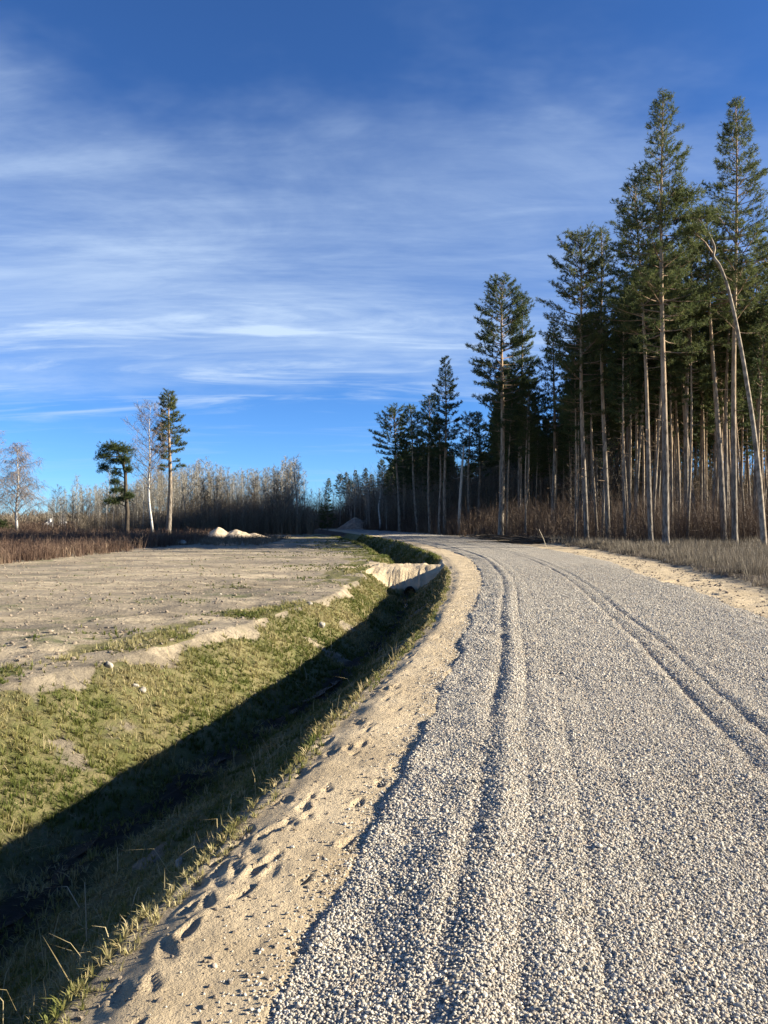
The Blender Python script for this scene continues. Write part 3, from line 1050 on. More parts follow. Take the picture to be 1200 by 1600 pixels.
def cluster_pine(seed, pts, radii, clusters, m_fol, m_trunk, K=9, per=150, nl=.19, nw=.034):
    """a crooked pine given by its stem line and its foliage clumps (cx,cy,cz,rx,ry,rz)"""
    r = random.Random(seed)
    pts = np.array(pts, float)
    s = np.linspace(0, 1, len(pts)); t = np.linspace(0, 1, 56)
    P = np.stack([np.interp(t, s, pts[:, i]) for i in range(3)], 1)
    P[1:-1] = (P[:-2] + 2 * P[1:-1] + P[2:]) / 4
    P[1:-1] = (P[:-2] + 2 * P[1:-1] + P[2:]) / 4
    R = np.interp(t, np.linspace(0, 1, len(radii)), radii)
    tr = Geo(); tr.tube(P, R, 10)
    lb = Geo(); tp = []; td = []
    for (cx, cy, cz, rx, ry, rz) in clusters:
        c = np.array([cx, cy, cz])
        cand = P[P[:, 2] < cz + .2]
        a = cand[np.argmin(np.linalg.norm(cand - (c - [0, 0, .5]), axis=1))]
        lb.tube([a, (a + c) / 2 + [0, 0, .15], c], [.06, .04, .02], 4, False)
        vol = max(.25, rx * ry * rz)
        n = int(per * vol ** .62)
        for i in range(n):
            d = unit(np.array([r.gauss(0, 1), r.gauss(0, 1), r.gauss(0, 1)]))
            if d[2] < -.35: d[2] *= -.6
            rr = r.uniform(.2, 1.0) ** .7 * r.choice([1, 1, 1.3])
            e = c + d * np.array([rx, ry, rz]) * rr
            tp.append(e); td.append(unit(d + np.array([0, 0, .35])))
            if i % 5 == 0:
                lb.add(np.array([c + [0.01, 0, 0], c - [.01, 0, 0], e]), [[0, 1, 2]])
    f = needles(np.array(tp), np.array(td), K, nl, nw)
    return tree_parts(tr, lb, f, m_trunk, M_LIMB, m_fol)


def bare_mesh(seed, H, r0, m_trunk, m_twig, start=.3, spread=.5, nprim=22, weep=0.0, sway=.3, twigw=.016, up=.75, mult=1.0, fork=False):
    r = random.Random(seed)
    a0 = r.uniform(0, 6.28); a1 = r.uniform(0, 6.28)
    def pf(z):
        t = z / H
        return np.array([sway * (math.sin(2.5 * t + a0) - math.sin(a0)) + .08 * math.sin(11 * t + a1), sway * (math.cos(2.1 * t + a1) - math.cos(a1)), z])
    zs = np.concatenate([[-.2, 0, .3], np.linspace(1, H, 14)])
    tr = Geo()
    R = r0 * np.clip(1 - zs / H, 0, 1) ** .85 + .008
    R[:2] *= 1.3
    tr.tube(np.array([pf(z) for z in zs]), R, 7)
    lb = Geo(); tw_p = []; tw_d = []; tw_l = []
    for i in range(nprim):
        f = start + (1 - start) * (i + r.random()) / nprim
        z = f * H * .97
        az = i * 2.4 + r.uniform(-.6, .6)
        L = H * .30 * spread / .5 * (1.05 - f) ** .6 * r.uniform(.6, 1.15) + .35
        el = up * r.uniform(.75, 1.2)
        b0 = pf(z); h = np.array([math.cos(az), math.sin(az), 0])
        pts = [b0]
        d = unit(h * math.cos(el) + np.array([0, 0, math.sin(el)]))
        p = b0
        for k in range(3):
            d = unit(d + np.array([r.gauss(0, .12), r.gauss(0, .12), .10 - weep * .45 * (k > 0)]))
            p = p + d * L / 3; pts.append(p)
        rb = max(.010, min(.35 * r0, .016 * L))
        lb.tube(pts, [rb, rb * .7, rb * .45, rb * .2], 3, False)
        ns = int((5 + L * 1.6) * mult)
        for k in range(ns):
            s = r.uniform(.2, 1.0) * 3
            j = min(2, int(s)); q = pts[j] + (pts[j + 1] - pts[j]) * (s - j)
            d2 = unit(d * .7 + np.array([r.gauss(0, .55), r.gauss(0, .55), r.gauss(.15, .35) - weep * .3]))
            l2 = L * .42 * r.uniform(.5, 1.1) + .15
            e = q + d2 * l2
            w2 = unit(np.cross(d2, np.array([r.gauss(0, 1), r.gauss(0, 1), r.gauss(0, 1)]))) * twigw * .6
            lb.add(np.array([q - w2, q + w2, e]), [[0, 1, 2]])
            for m in range(int(4 * mult)):
                g = q + d2 * l2 * r.uniform(.25, 1.0)
                tw_p.append(g)
                tw_d.append(unit(d2 * .6 + np.array([r.gauss(0, .5), r.gauss(0, .5), r.gauss(.15, .35) - weep * 1.5])))
                tw_l.append((.22 + .12 * L) * r.uniform(.6, 1.3) * (1 + weep * .9))
    tw_p = np.array(tw_p); tw_d = np.array(tw_d); tw_l = np.array(tw_l)
    V, F = blades(tw_p, tw_d, tw_l, np.full(len(tw_p), twigw))
    lb.add(V, F)
    out = {}
    V, F = tr.arrays(); out['trunk'] = mesh("trunk", V, F, [m_trunk], smooth=True)
    V, F = lb.arrays(); out['crown'] = mesh("crown", V, F, [m_twig])
    return out


def place(name, parts, x, y, scale=1.0, rotz=0.0, label=None, cat="tree", group=None, z=None, lean=(0, 0)):
    if z is None:
        z = float(ground_z(np.array([x]), np.array([y]), False)[0])
    e = obj(name, None, loc=(x, y, z), rotz=rotz, label=label, cat=cat, group=group)
    e.empty_display_size = .3
    e.scale = (scale,) * 3
    e.rotation_euler = (lean[1], lean[0], rotz)
    for k, me in parts.items():
        obj(k, me, parent=e)
    return e


def Hof(vtop, Y):
    return (V_HOR - vtop) / F_PX * Y + CAM_H


# named trees of the forest edge: u of base, Y, row of top, crown base fraction, half width, shape, lean of the top in px, label
edge = [
    (1040, 42, 155, .44, 2.6, .18, 'cone', -3, "tallest straight pine on the forest edge with a pointed narrow crown"),
    (1017, 46, 285, .48, 2.6, .14, 'mix', -22, "slim pale-stemmed pine standing close beside the tallest straight pine"),
    (950, 51, 362, .50, 1.7, .16, 'mix', -10, "slender pine with a clean pale stem leaning slightly towards the road"),
    (917, 51, 370, .42, 2.3, .17, 'dome', -10, "broad-crowned pine with branches reaching out over the road bend"),
    (1148, 45, 163, .46, 2.8, .17, 'cone', 4, "tall pine with a pointed crown beside the crooked leaning pine"),
    (1131, 47, 330, .60, 1.9, .19, 'mix', -26, "pale-stemmed pine crossing in front of its neighbour on the heath edge"),
    (1134, 50, 420, .62, 1.8, .15, 'mix', 8, "orange-barked pine growing from the heath next to the crossing stems"),
    (1087, 54, 400, .60, 1.9, .17, 'mix', -32, "dark-based pine leaning left behind the heath grass"),
    (1180, 50, 425, .55, 2.2, .17, 'mix', 6, "rounded pine filling the gap beyond the crooked leaning pine"),
    (1207, 52, 395, .52, 2.4, .18, 'dome', -8, "broad dark pine standing past the crooked leaning pine"),
    (1072, 50, 345, .55, 2.1, .17, 'mix', 10, "full-crowned pine between the tallest straight pine and the crooked pine"),
    (782, 64, 437, .42, 2.5, .25, 'dome', 4, "thick dark-stemmed pine at the roadside opposite the leaning stake"),
    (812, 82, 466, .40, 2.2, .20, 'cone', 4, "pointed dark pine just behind the thick roadside pine"),
    (863, 66.5, 508, .42, 2.0, .18, 'cone', 3, "pine with a narrow spire standing alone before a gap of sky"),
    (695, 82, 560, .45, 2.2, .19, 'cone', 0, "tall cone-topped pine rising above the trees by the road bend"),
    (624, 95, 640, .50, 2.4, .20, 'dome', -7, "outermost round-topped pine at the end of the forest by the road"),
    (653, 92, 636, .52, 2.2, .18, 'mix', -12, "pine with a pale lower stem second from the forest end"),
    (672, 86, 620, .50, 2.0, .17, 'mix', -2, "slim pine under the tall cone-topped pine on its road side"),
    (686, 82, 655, .66, 1.5, .16, 'mix', 0, "bare pale pine stem with a small crown beside the road bend"),
    (734, 84, 650, .50, 2.0, .17, 'mix', 0, "round-crowned pine behind the pale broken snag"),
    (748, 88, 648, .48, 2.0, .17, 'cone', 0, "small-topped pine between the snag and the thick roadside pine"),
]
for i, (u, Y, vt, cb, lm, r0, kd, ld, lab) in enumerate(edge):
    H = Hof(vt, Y)
    dx = ld / F_PX * Y
    ph = random.uniform(0, 6)
    def pth(z, H=H, dx=dx, ph=ph):
        t = z / H
        return np.array([dx * t + .10 * math.sin(6 * t + ph) - .10 * math.sin(ph), .12 * math.sin(4 * t + ph) - .12 * math.sin(ph), z])
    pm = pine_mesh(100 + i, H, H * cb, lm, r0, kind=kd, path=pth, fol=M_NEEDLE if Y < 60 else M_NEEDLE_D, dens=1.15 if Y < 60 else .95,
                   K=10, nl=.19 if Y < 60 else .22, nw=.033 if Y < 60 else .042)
    place("pine_tree", pm, X(u, Y), Y, label=lab)

# crooked leaning pine
Yc = 41.6
pp = [(1194, 845), (1188, 760), (1178, 660), (1163, 560), (1150, 490), (1140, 446), (1128, 412), (1117, 398), (1121, 384), (1112, 362), (1095, 338), (1078, 318)]
x0 = X(1194, Yc)
z0 = float(ground_z(np.array([x0]), np.array([Yc]), False)[0])
pts = [(X(u, Yc) - x0, .02 * i, (Z(v, Yc) - z0) if i else -.2) for i, (u, v) in enumerate(pp)]
tz = pts[-1]
cl = [(tz[0] - .2, .2, tz[2] + .3, 1.3, 1.2, .8), (tz[0] - .9, -.2, tz[2] - .9, 1.1, 1.0, .7), (tz[0] + .9, .6, tz[2] - .6, 1.2, 1.1, .8), (tz[0] + .2, -.6, tz[2] - 1.9, 1.0, .9, .6)]
cp = cluster_pine(301, pts, [.17, .14, .12, .105, .095, .09, .085, .08, .075, .06, .045, .025], cl, M_NEEDLE, plain('pale_pine_bark', (.13, .10, .075), (.42, .345, .255), 2.5, (2, 2, 1.2)), per=260)
place("pine_tree", cp, x0, Yc, label="crooked leaning pine with a kinked pale upper stem")

# wind-bent lone pine and tall lone pine beyond the field
Yb = 78.0
x0 = X(198, Yb); z0 = FIELD_Z
bp_ = [(198, 842), (199, 800), (196, 770), (195, 740), (190, 720), (182, 706)]
pts = [(X(u, Yb) - x0, .05 * i, (Z(v, Yb) - z0) if i else -.2) for i, (u, v) in enumerate(bp_)]
def cc(u, v, rx, rz, dy=0.0):
    return (X(u, Yb) - x0, dy, Z(v, Yb) - z0, rx * 1.12, rx * 1.05, rz * 1.25)
cl = [cc(176, 702, 1.15, .7), cc(190, 706, 1.0, .7, .4), cc(164, 716, .8, .7, -.3), cc(161, 734, .55, .75, .1), cc(196, 722, .65, .8, -.3), cc(182, 722, .9, .55, .5),
      cc(181, 742, .5, .7), cc(200, 736, .35, .5), cc(182, 768, .75, .55, .2), cc(175, 786, .75, .6, -.2), cc(190, 782, .7, .5, .3), cc(201, 776, .45, .5), cc(179, 755, .4, .5)]
bpn = cluster_pine(302, pts, [.26, .21, .18, .16, .13, .07], cl, M_NEEDLE_D, M_DARKBARK, per=330, nl=.22, nw=.036)
place("pine_tree", bpn, x0, Yb, z=z0, label="dark wind-bent lone pine with its crown swept to one side")
H = Hof(612, 75.5)
pm = pine_mesh(303, H, H * .46, 1.75, .27, kind='mix', sway=.25, fol=M_NEEDLE, dens=1.5, nl=.23, nw=.046)
place("pine_tree", pm, X(263, 75.5), 75.5, label="tall lone pine with orange upper stem beside a white birch")

# birches
bm = bare_mesh(310, Hof(632, 74), .13, M_BIRCH, M_TWIG_R, start=.36, spread=.52, nprim=34, sway=.35, mult=1.8, up=.7, twigw=.02)
place("birch_tree", bm, X(238, 74), 74, label="white-stemmed birch leaning against the tall lone pine")
bm = bare_mesh(311, Hof(692, 92), .16, M_BIRCH, M_TWIG_R, start=.16, spread=.62, nprim=44, weep=.75, sway=.12, mult=1.9, twigw=.024)
place("birch_tree", bm, X(26, 92), 92, label="weeping birch with hanging twigs standing in the brown weeds")
bm = bare_mesh(312, Hof(672, 100), .16, M_BIRCH, M_TWIG_R, start=.2, spread=.6, nprim=30, weep=.55, sway=.2, mult=1.3, twigw=.02)
place("birch_tree", bm, X(-14, 100), 100, label="taller birch just past the weeping birch at the weed patch end")
bm = bare_mesh(313, Hof(752, 104), .15, M_BIRCH, M_TWIG, start=.35, spread=.4, nprim=22, sway=.2, mult=.9)
place("birch_tree", bm, X(594, 104), 104, label="small white-stemmed birch at the forest end by the grit pile")

# broken snag at the road bend
g = Geo()
Ys = 79.5
g.tube([(0, 0, -.2), (0, 0, .4), (.12, 0, 3.5), (.35, .05, 7.0), (.55, .05, 9.4)], [.22, .18, .15, .12, .08], 8)
for (z, az, L) in ((6.3, .4, 1.1), (6.1, 2.7, 1.2), (7.6, 1.6, .7), (8.6, 3.3, .6), (8.9, .1, .5), (5.0, 2.2, .6)):
    b = np.array([.05 * z, .03, z]); d = np.array([math.cos(az), math.sin(az), -.3])
    g.tube([b, b + d * L * .6, b + d * L + [0, 0, .45]], [.03, .02, .008], 4, False)
sn = {'trunk': mesh("trunk", *g.arrays(), [M_GREYBARK], smooth=True)}
place("dead_tree", sn, X(717, Ys), Ys, label="pale broken snag without a crown at the road bend")

# interior pines: a few shared shapes
variants = []
for i in range(7):
    H = 20 + 1.0 * i
    variants.append((H, pine_mesh(400 + i, H, H * random.uniform(.48, .62), random.uniform(1.7, 2.4), .10 + .010 * i, kind=['mix', 'cone', 'dome'][i % 3],
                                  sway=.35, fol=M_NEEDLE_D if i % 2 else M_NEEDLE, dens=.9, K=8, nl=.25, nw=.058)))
SKU = [560, 590, 617, 640, 670, 695, 720, 746, 770, 778, 786, 816, 835, 855, 866, 885, 900, 940, 965, 985, 1037, 1090, 1150, 1200, 1300]
SKV = [745, 740, 660, 655, 650, 650, 690, 668, 668, 520, 470, 500, 600, 620, 600, 640, 470, 440, 420, 350, 330, 350, 330, 440, 440]
EX = lambda Y: np.interp(Y, [42, 52, 64, 78, 95, 112, 130, 150], [15.5, 13.2, 10.2, 6.4, 2.0, -2.0, -7.0, -12.0])
placed = [(X(u, Y), Y) for (u, Y, *_r) in edge]
def where_in_forest(x, Y):
    u = 600 + x / Y * F_PX
    if u > 1215: return "out past the heath grass"
    if Y > 105: return "deep at the back of the forest"
    if u > 1085: return "behind the crooked leaning pine and the heath"
    if u > 985: return "behind the tallest straight pine"
    if u > 885: return "behind the slender pale-stemmed pine and dark bare trees"
    if u > 800: return "behind the heap of fallen branches"
    if u > 735: return "around the thick roadside pine"
    if u > 685: return "behind the pale broken snag"
    return "near the forest end by the road bend"


SHAPES = {'mix': "rounded", 'cone': "pointed", 'dome': "broad"}
n_in = 0
rr = random.Random(55)
rest = []
for k in range(11000):
    Y = 47 + 125 * rr.random() ** 1.35
    x = float(EX(Y)) + 1.2 + 60 * rr.random() ** 1.3
    if x > .51 * Y + (3.0 if Y < 88 else 8.0): continue
    if 70.3 < Y < 78.2: continue
    dmin = 1.9 if Y < 80 else 2.3
    if any((x - a) ** 2 + (Y - b) ** 2 < dmin ** 2 for a, b in placed): continue
    u = 600 + x / Y * F_PX
    H = rr.uniform(16.5, 25)
    lim = np.interp(u, SKU, SKV) + rr.uniform(40, 190)
    if u < 1215:
        H = min(H, Hof(lim, Y))
    if H < 10.5: continue
    placed.append((x, Y))
    rest.append((x, Y, H, rr.randrange(len(variants)), rr.uniform(0, 6.28), rr.gauss(0, .018), rr.gauss(0, .018)))
rest.sort(key=lambda q: q[1])
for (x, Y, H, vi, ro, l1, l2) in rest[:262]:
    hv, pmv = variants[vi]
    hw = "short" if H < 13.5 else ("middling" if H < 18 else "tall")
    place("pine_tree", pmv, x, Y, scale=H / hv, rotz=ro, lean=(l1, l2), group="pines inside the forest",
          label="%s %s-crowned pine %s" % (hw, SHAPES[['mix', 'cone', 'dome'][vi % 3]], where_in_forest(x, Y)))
# the rest of the stand, far inside, as one mass
g = Geo(); fp = []; fd = []
r2 = np.random.default_rng(77)
for (x, Y, H, *_q) in rest[262:620]:
    z = float(ground_z(np.array([x]), np.array([Y]), False)[0])
    g.tube([(x, Y, z - .1), (x, Y, z + H * .5), (x, Y, z + H)], [.13, .10, .03], 5, False)
    n = 130
    h = r2.random(n); a = r2.uniform(0, 6.28, n); rad = 1.9 * np.sqrt(r2.random(n)) * (1 - h * .75)
    fp.append(np.stack([x + rad * np.cos(a), Y + rad * np.sin(a), z + H * (.5 + .5 * h)], 1))
    fd.append(np.stack([np.cos(a), np.sin(a), np.full(n, .5)], 1))
V, F = g.arrays()
obj("far_pine_stems", mesh("far_pine_stems", V, F, [M_BARK], smooth=True), label="stems of the dense pine stand at the very back of the forest", cat="forest", kind="stuff")
V, F, T = needles(np.concatenate(fp), unit(np.concatenate(fd)), 7, .42, .13)
cover("far_pine_crowns", V, F, T, M_NEEDLE_D, "crowns of the dense pine stand at the very back of the forest", "forest")

# far pines beyond the road end
for (u, vt, Y) in ((528, 742, 150), (541, 738, 155), (556, 736, 150), (571, 732, 146), (583, 742, 152), (550, 752, 160), (598, 720, 140), (512, 748, 160)):
    H = Hof(vt, Y)
    hv, pmv = variants[rr.randrange(len(variants))]
    place("pine_tree", pmv, X(u, Y), Y, scale=H / hv, rotz=rr.uniform(0, 6), label="small far pine at the end of the road behind the grit pile",
          group="far pines at the road end")
ym = pine_mesh(440, 6.0, .6, 1.5, .08, kind='cone', sway=.1, dens=1.3, nl=.2, nw=.045)
for (u, Y, s) in ((512, 118, .85), (503, 122, .7)):
    place("young_pine", ym, X(u, Y), Y, scale=s, rotz=u, label="young green pine among bare trees near the grit pile", group="young pines by the bare wood", cat="tree")

# bare broadleaved trees
bv = []
for i in range(7):
    H = 11 + .6 * i
    bv.append((H, bare_mesh(500 + i, H, .085 + .006 * i, M_GREYBARK if i % 3 else M_BIRCH, M_TWIG, start=.34, spread=.30 + .03 * (i % 3), nprim=18 + i, sway=.35, up=1.0, mult=1.3, twigw=.030)))
bd = []
for i in range(3):
    H = 9 + i
    bd.append((H, bare_mesh(520 + i, H, .12, M_DARKBARK, M_DARKBARK, start=.22, spread=.6, nprim=22, sway=.3, up=.7, mult=1.4, twigw=.03)))
BU = [60, 90, 115, 140, 165, 185, 210, 240, 280, 320, 345, 380, 420, 445, 470, 485, 500, 520, 560, 590, 612]
BV = [795, 765, 755, 760, 748, 755, 745, 730, 728, 716, 726, 732, 730, 715, 712, 748, 757, 750, 745, 760, 770]
pl2 = []


def where_in_wood(u, Y):
    d = "at the front of" if Y < 108 else ("inside" if Y < 124 else "at the back of")
    if u > 525: return d + " the wood behind the grit pile"
    if u > 420: return d + " the wood between sand pile and grit pile"
    if u > 320: return d + " the wood behind the sand pile"
    if u > 215: return d + " the wood behind the tall lone pine"
    if u > 160: return d + " the wood behind the wind-bent pine"
    return d + " the thin wood near the far house"


n_b = 0
for k in range(3000):
    Y = 96 + 52 * rr.random() ** 1.2
    u = rr.uniform(150, 612) if rr.random() < .78 else rr.uniform(60, 250)
    x = X(u, Y)
    if n_b >= 285: break
    if Y < 133 and x > float(FL0(Y)) - 1.5 and x < float(EX(Y)): continue
    if any((x - a) ** 2 + (Y - b) ** 2 < 1.3 ** 2 for a, b in pl2): continue
    pl2.append((x, Y)); n_b += 1
    H = Hof(np.interp(u, BU, BV) + abs(rr.gauss(0, 14)) - 2, Y)
    if H < 4: continue
    hv, m_ = bv[rr.randrange(len(bv))]
    if rr.random() < .12:
        hv, m_ = bd[rr.randrange(len(bd))]; H *= .85
        lab, grp = "dark-barked spreading bare tree %s" % where_in_wood(u, Y), "bare trees beyond the field"
    else:
        lab, grp = "%s leafless tree %s" % ("tall slender" if H > 10 else ("slender" if H > 7.5 else "low thin"), where_in_wood(u, Y)), "bare trees beyond the field"
    place("bare_tree", m_, x, Y, scale=H / hv, rotz=rr.uniform(0, 6.28), label=lab, group=grp, lean=(rr.gauss(0, .02), rr.gauss(0, .02)))
for (u, vt, Y, dk, lab) in ((90, 757, 104, 1, "round-headed dark bare tree standing apart near the far house"),
                            (117, 742, 100, 0, "leafless tree with a domed twiggy head between house and bent pine"),
                            (165, 728, 96, 0, "pale straight bare tree right behind the wind-bent pine"),
                            (322, 714, 98, 0, "tallest pale twin-stemmed bare tree above the sand pile"),
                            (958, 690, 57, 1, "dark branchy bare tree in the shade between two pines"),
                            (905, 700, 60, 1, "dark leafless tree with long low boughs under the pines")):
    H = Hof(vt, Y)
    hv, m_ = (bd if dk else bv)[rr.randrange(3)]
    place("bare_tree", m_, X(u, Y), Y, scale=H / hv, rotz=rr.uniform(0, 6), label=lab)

# bushy twigs filling the woods
N = 9500
yy = 90 + 75 * rng.random(N); uu = rng.uniform(120, 615, N)
xx = (uu - 600) / F_PX * yy
k = (xx < FL0(yy) - 1) | (xx > EX(yy) + 1) | (yy > 133)
stems_stuff("wood_undergrowth", xx[k], yy[k], (rng.uniform(1.5, 6.0, N) * np.interp(uu, [120, 250, 320], [.45, .7, 1]))[k], M_SHRUB,
            "brown leafless undergrowth filling the far bare wood", "undergrowth", 7, .02, .00016, .16, 4)
N = 10000
yy = 46 + 80 * rng.random(N) ** 1.2
xx = EX(yy) + rng.random(N) * 30 - .3
k = (xx < .53 * yy + 3) & (rng.random(N) < .65 + .8 * fbm(xx / 4, yy / 4, 27, 3))
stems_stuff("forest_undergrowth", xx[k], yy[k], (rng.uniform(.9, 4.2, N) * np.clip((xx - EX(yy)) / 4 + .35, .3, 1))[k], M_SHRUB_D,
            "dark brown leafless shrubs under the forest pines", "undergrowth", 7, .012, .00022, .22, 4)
N = 6500
yy = 92 + 85 * rng.random(N)
xx = EX(yy) + 4 + rng.random(N) * (.55 * yy + 4 - EX(yy) - 4)
stems_stuff("forest_thicket", xx, yy, rng.uniform(4.0, 11.0, N), M_SHRUB, "dark leafless thicket closing the back of the pine forest", "thicket", 6, .03, .0003, .14, 6)
N = 2600
yy = 290 + 90 * rng.random(N); xx = rng.uniform(-250, -60, N)
stems_stuff("distant_wood", xx, yy, rng.uniform(6.5, 9.5, N), M_SHRUB, "distant reddish brown leafless wood on the skyline", "wood", 4, .05, .0009, .14, 7)
N = 1500
yy = 92 + 90 * rng.random(N); xx = (rng.uniform(-20, 250, N) - 600) / F_PX * yy
stems_stuff("field_bushes", xx, yy, rng.uniform(.9, 2.0, N), M_WEED, "brown leafless bushes between the weeds and the far house", "bushes", 7, .02, .0002, .35, 4)

# ------------------------------------------------------------------ heaps
def heap(name, humps, nx, ny, w, d, m, label, x, y, seed, group=None):
    gx = np.linspace(-w, w, nx); gy = np.linspace(-d, d, ny)
    A, B = np.meshgrid(gx, gy)
    z = np.zeros_like(A)
    for (cx, cy, r1, r2, h) in humps:
        q = np.sqrt(((A - cx) / r1) ** 2 + ((B - cy) / r2) ** 2)
        z = np.maximum(z, h * np.clip(1.06 - q, 0, 1) ** .9)
    n = fbm(A / .8, B / .8, seed, 4)
    z = np.where(z > 0, z + .22 * n * np.clip(z, 0, .6) + .05 * vnoise(A / .2, B / .2, seed + 9) * (z > .1), z) - .10
    V = np.stack([A, B, z], -1).reshape(-1, 3)
    i = np.arange(ny - 1)[:, None] * nx; j = np.arange(nx - 1)[None, :]
    F = np.stack([i + j, i + j + 1, i + nx + j + 1, i + nx + j], -1).reshape(-1, 4)
    top = V[F].max(1)[:, 2] > -.09
    me = mesh(name, V, F[top], [m], smooth=True)
    gz = float(ground_z(np.array([x]), np.array([y]), False)[0])
    obj(name, me, loc=(x, y, gz), label=label, cat="pile")


heap("sand_pile", [(-1.3, 0, 1.7, 1.6, 1.15), (.5, .1, 1.9, 1.6, .95), (2.2, .3, 1.7, 1.4, .55), (3.3, .2, 1.0, 1.0, .25)], 70, 40, 4.6, 2.6, M_SANDPILE,
     "pale double-humped sand pile at the far edge of the field", X(362, 74), 74, 131)
heap("grit_pile", [(-.4, 0, 3.0, 2.8, 2.1), (1.2, .4, 2.8, 2.4, 1.75), (-2.0, .2, 1.8, 1.6, 1.0)], 64, 50, 4.6, 3.6, M_GRITPILE,
     "brown conical grit pile at the end of the road", X(560, 122), 122, 137)

# ------------------------------------------------------------------ small things
def rock(name, x, y, s, label, m, seed, cat="stone", sq=(1.2, .9, .7), sink=.25, group=None):
    r = np.random.default_rng(seed)
    import bmesh
    bm_ = bmesh.new(); bmesh.ops.create_icosphere(bm_, subdivisions=2, radius=1.0)
    V = np.array([v.co for v in bm_.verts]); F = np.array([[v.index for v in f.verts] for f in bm_.faces]); bm_.free()
    V = V * (1 + .9 * fbm(V[:, 0] * 1.3 + seed, V[:, 1] * 1.3 + V[:, 2], seed, 2))[:, None]
    for _ in range(9):
        d = unit(r.normal(size=3)); c = r.uniform(.55, .8)
        h = V @ d
        V = V - np.outer(np.maximum(h - c, 0), d)
    V = V * np.array(sq) * s
    me = mesh(name, V, F, [m])
    z = float(ground_z(np.array([x]), np.array([y]))[0])
    obj(name, me, loc=(x, y, z + s * sq[2] * (.85 - 2 * sink)), rotz=r.uniform(0, 6), label=label, cat=cat, group=group)


def on_bank(u, v):
    """first hit of the ground along the sight line through a pixel of the plan"""
    Y = np.arange(2.0, 120, .02)
    x = X(u, Y)
    k = np.argmax(Z(v, Y) <= ground_z(x, Y, False))
    return float(x[k]), float(Y[k])


for i, (u, v, s, lab) in enumerate([(281, 1348, .035, "small white stone in the dry grass fringe of the sandy shoulder"),
                                    (213, 1074, .045, "pale stone on the bare soil high on the sunlit ditch bank"),
                                    (224, 1079, .06, "larger pale stone beside another on the sunlit ditch bank"),
                                    (484, 945, .09, "pale flat stone at the field edge above the ditch"),
                                    (503, 978, .10, "grey stone half buried in the sunlit ditch bank"),
                                    (172, 1042, .07, "sandy lump on the crumbling field edge"),
                                    (283, 851, .36, "round white boulder in the dark scrub near the sand pile"),
                                    (612, 875, .12, "pale stone on the sand crossing over the ditch"),
                                    (1040, 877, .10, "pale stone at the edge of the heath grass")]):
    x, y = on_bank(u, v)
    rock("stone", x, y, s, lab, M_PALE, 700 + i)

# culvert pipe under the sand crossing
px_, py_ = .5 * float(FL0(27.4)) + .5 * float(SL0(27.4)), 27.0
g = Geo()
th = np.linspace(0, 2 * math.pi, 21)[:-1]
ring = lambda r, yy: np.stack([r * np.cos(th), np.full(20, yy), r * np.sin(th)], 1)
Vp = np.concatenate([ring(.20, -.12), ring(.20, 5.0), ring(.17, -.12), ring(.17, 5.0)])
a = np.arange(20); b = (a + 1) % 20
Fp = np.concatenate([np.stack([a, a + 20, b + 20, b], 1), np.stack([a + 40, b + 40, b + 60, a + 60], 1), np.stack([a, b, b + 40, a + 40], 1), np.stack([a + 20, a + 60, b + 60, b + 20], 1)])
M_PIPE = plain("black_plastic", (.012, .012, .013), (.03, .03, .03), 8, rough=.5)
me = mesh("culvert_pipe", Vp, Fp, [M_PIPE], smooth=False)
obj("culvert_pipe", me, loc=(px_, py_, BOTTOM + .16), rotz=-.05, label="black culvert pipe mouth under the sand crossing of the ditch", cat="pipe")

# leaning stake by the road
x, y = X(855, 43), 43.0
g = Geo(); g.tube([(0, 0, -.15), (-.2, 0, .5), (-.47, 0, 1.08)], [.018, .016, .014], 6)
obj("wooden_stake", mesh("wooden_stake", *g.arrays(), [M_STRAW]), loc=(x, y, float(ground_z(np.array([x]), np.array([y]), False)[0])),
    label="thin pale stake leaning at the roadside before the forest", cat="stake")

# fallen branches along the forest edge
def brush(x, y, n, L, seed, label):
    r = random.Random(seed); g = Geo()
    for i in range(n):
        a = r.gauss(0, .35) + (math.pi if r.random() < .5 else 0); l = L * r.uniform(.4, 1)
        c = np.array([r.gauss(0, L * .3), r.gauss(0, .5), r.uniform(.05, .45)])
        d = np.array([math.cos(a), math.sin(a), r.gauss(0, .08)])
        rad = r.uniform(.015, .06)
        g.tube([c - d * l / 2, c + [0, 0, r.gauss(0, .06)], c + d * l / 2], [rad, rad * .8, rad * .4], 5)
    obj("brush_heap", mesh("brush_heap", *g.arrays(), [M_DARKBARK]), loc=(x, y, float(ground_z(np.array([x]), np.array([y]), False)[0]) - .03), rotz=-.25, label=label, cat="branches")


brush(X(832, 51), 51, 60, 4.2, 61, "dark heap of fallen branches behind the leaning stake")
brush(X(775, 60), 60, 36, 3.0, 62, "low dark heap of branches at the foot of the thick roadside pine")

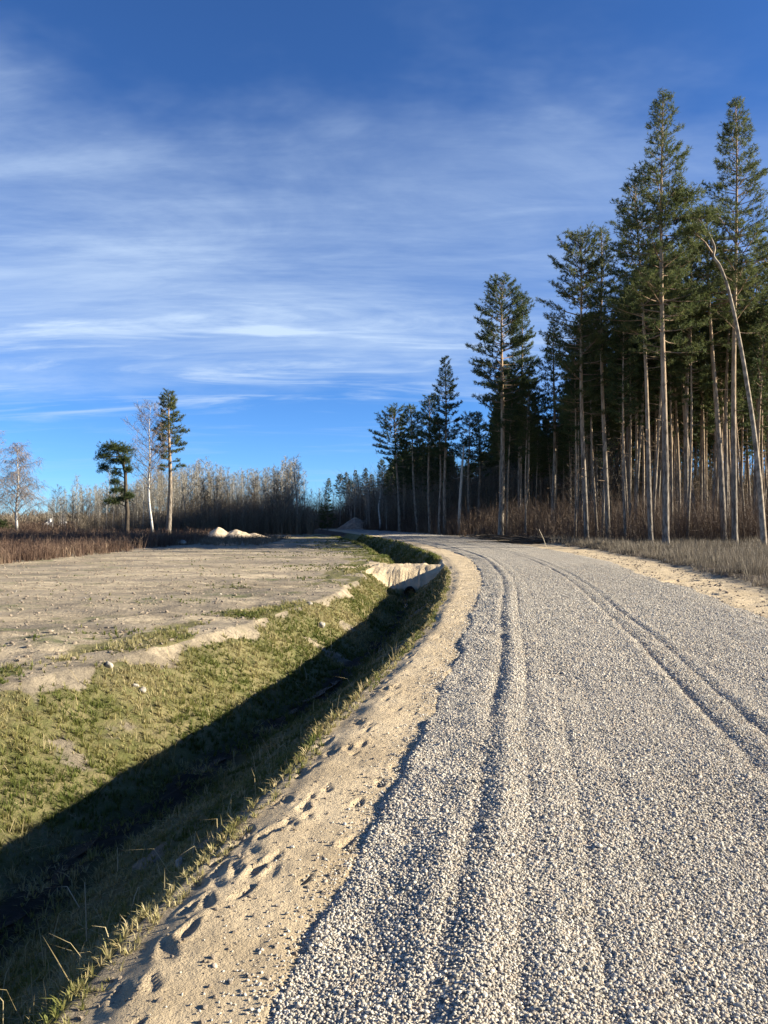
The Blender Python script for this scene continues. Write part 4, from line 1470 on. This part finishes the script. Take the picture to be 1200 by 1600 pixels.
# dry stalks standing on the ditch bank
for i, (u, v, h, lx, lab) in enumerate([
        (138, 1468, .30, -.02, "tall pale dry stalk standing alone on the shaded ditch bank"),
        (186, 1362, .17, -.01, "thin upright dry stalk over the dark ditch bottom"),
        (303, 1330, .12, .01, "short bent dry stalk in the grass fringe by the footprints"),
        (128, 1415, .26, -.24, "long dry stalk lying over towards the dark ditch"),
        (208, 1415, .10, .03, "short dry stalk tilted beside the fringe of yellow grass"),
        (480, 1062, .20, -.05, "slim dry stalk on the grassy edge of the sandy shoulder")]):
    x, y = on_bank(u, v)
    z = float(ground_z(np.array([x]), np.array([y]))[0])
    g = Geo()
    g.tube([(0, 0, -.02), (lx * .4, .01, h * .5), (lx, .02, h * (1 if abs(lx) < .1 else .45))], [.0038, .003, .0016], 5)
    st = obj("dry_stalk", mesh("dry_stalk", *g.arrays(), [M_STRAW]), loc=(x, y, z), label=lab, cat="stalk")

# far house behind the weeds
def house(x, y, z, wd, dp, hw, hr, rot, label, wallc, roofc):
    e = obj("house", None, loc=(x, y, z), rotz=rot, label=label, cat="house")
    M_W = plain("house_wall", tuple(c * .92 for c in wallc), wallc, 3, bstr=0)
    M_R = plain("house_roof", roofc, tuple(c * 1.4 for c in roofc), 3, bstr=0)
    M_G = plain("window_glass", (.02, .025, .03), (.03, .035, .04), 3, bstr=0, rough=.1)
    a, b = wd / 2, dp / 2
    V = [(-a, -b, 0), (a, -b, 0), (a, b, 0), (-a, b, 0), (-a, -b, hw), (a, -b, hw), (a, b, hw), (-a, b, hw), (0, -b, hr), (0, b, hr)]
    F3 = [(0, 1, 5), (0, 5, 4), (4, 5, 8), (1, 2, 6), (1, 6, 5), (2, 3, 7), (2, 7, 6), (6, 7, 9), (3, 0, 4), (3, 4, 7)]
    obj("wall", mesh("wall", V, F3, [M_W]), parent=e)
    o = .35
    k = (hr - hw) / a
    RV = []
    for s in (-1, 1):
        RV += [(0, -b - o, hr + .12), (s * (a + o), -b - o, hw - k * o + .12), (s * (a + o), b + o, hw - k * o + .12), (0, b + o, hr + .12)]
        RV += [(0, -b - o, hr + .02), (s * (a + o), -b - o, hw - k * o + .0), (s * (a + o), b + o, hw - k * o + .0), (0, b + o, hr + .02)]
    RF = []
    for q in (0, 8):
        for f in ((0, 1, 2, 3), (4, 7, 6, 5), (0, 4, 5, 1), (1, 5, 6, 2), (2, 6, 7, 3)):
            RF.append([q + i for i in f])
    rf = obj("roof", mesh("roof", RV, np.array(RF), [M_R]), parent=e)
    g = Geo()
    c = .3
    g.add([(.8 - c, -c, hr - .9), (.8 + c, -c, hr - .9), (.8 + c, c, hr - .9), (.8 - c, c, hr - .9), (.8 - c, -c, hr + .7), (.8 + c, -c, hr + .7), (.8 + c, c, hr + .7), (.8 - c, c, hr + .7)],
          [(0, 1, 5, 4), (1, 2, 6, 5), (2, 3, 7, 6), (3, 0, 4, 7), (4, 5, 6, 7)])
    obj("chimney", mesh("chimney", *g.arrays(), [M_W]), parent=rf)
    for wx in (-wd * .25, wd * .25):
        V = [(wx - .45, -b - .03, hw * .4), (wx + .45, -b - .03, hw * .4), (wx + .45, -b - .03, hw * .8), (wx - .45, -b - .03, hw * .8)]
        V += [(p[0], -b + .05, p[2]) for p in V]
        obj("window", mesh("window", V, np.array([(0, 1, 2, 3), (0, 4, 5, 1), (1, 5, 6, 2), (2, 6, 7, 3), (3, 7, 4, 0)]), [M_G]), parent=e)


house(X(74, 235), 235, -3.4, 5.2, 8, 2.6, 4.7, .5, "small white house with a dark gabled roof behind the weeds", (.78, .77, .74), (.035, .032, .032))
house(X(100, 245), 245, -3.4, 8.5, 6, 2.0, 3.7, 1.4, "low grey shed with a brown roof next to the far house", (.30, .28, .26), (.10, .07, .055))

# dark evergreen shrub at the end of the weed patch
cs = cluster_pine(330, [(0, 0, -.1), (0, 0, .5), (.1, 0, 1.2), (.1, 0, 1.8)], [.08, .07, .05, .03],
                  [(0, 0, 1.1, 1.1, 1.0, .9), (-.9, .2, .8, .9, .9, .8), (.9, -.1, .7, .8, .8, .7)], M_NEEDLE_D, M_DARKBARK, per=230, nl=.2, nw=.05)
place("evergreen_shrub", cs, X(0, 96), 96, label="low dark evergreen shrub behind the weeping birch", cat="shrub")
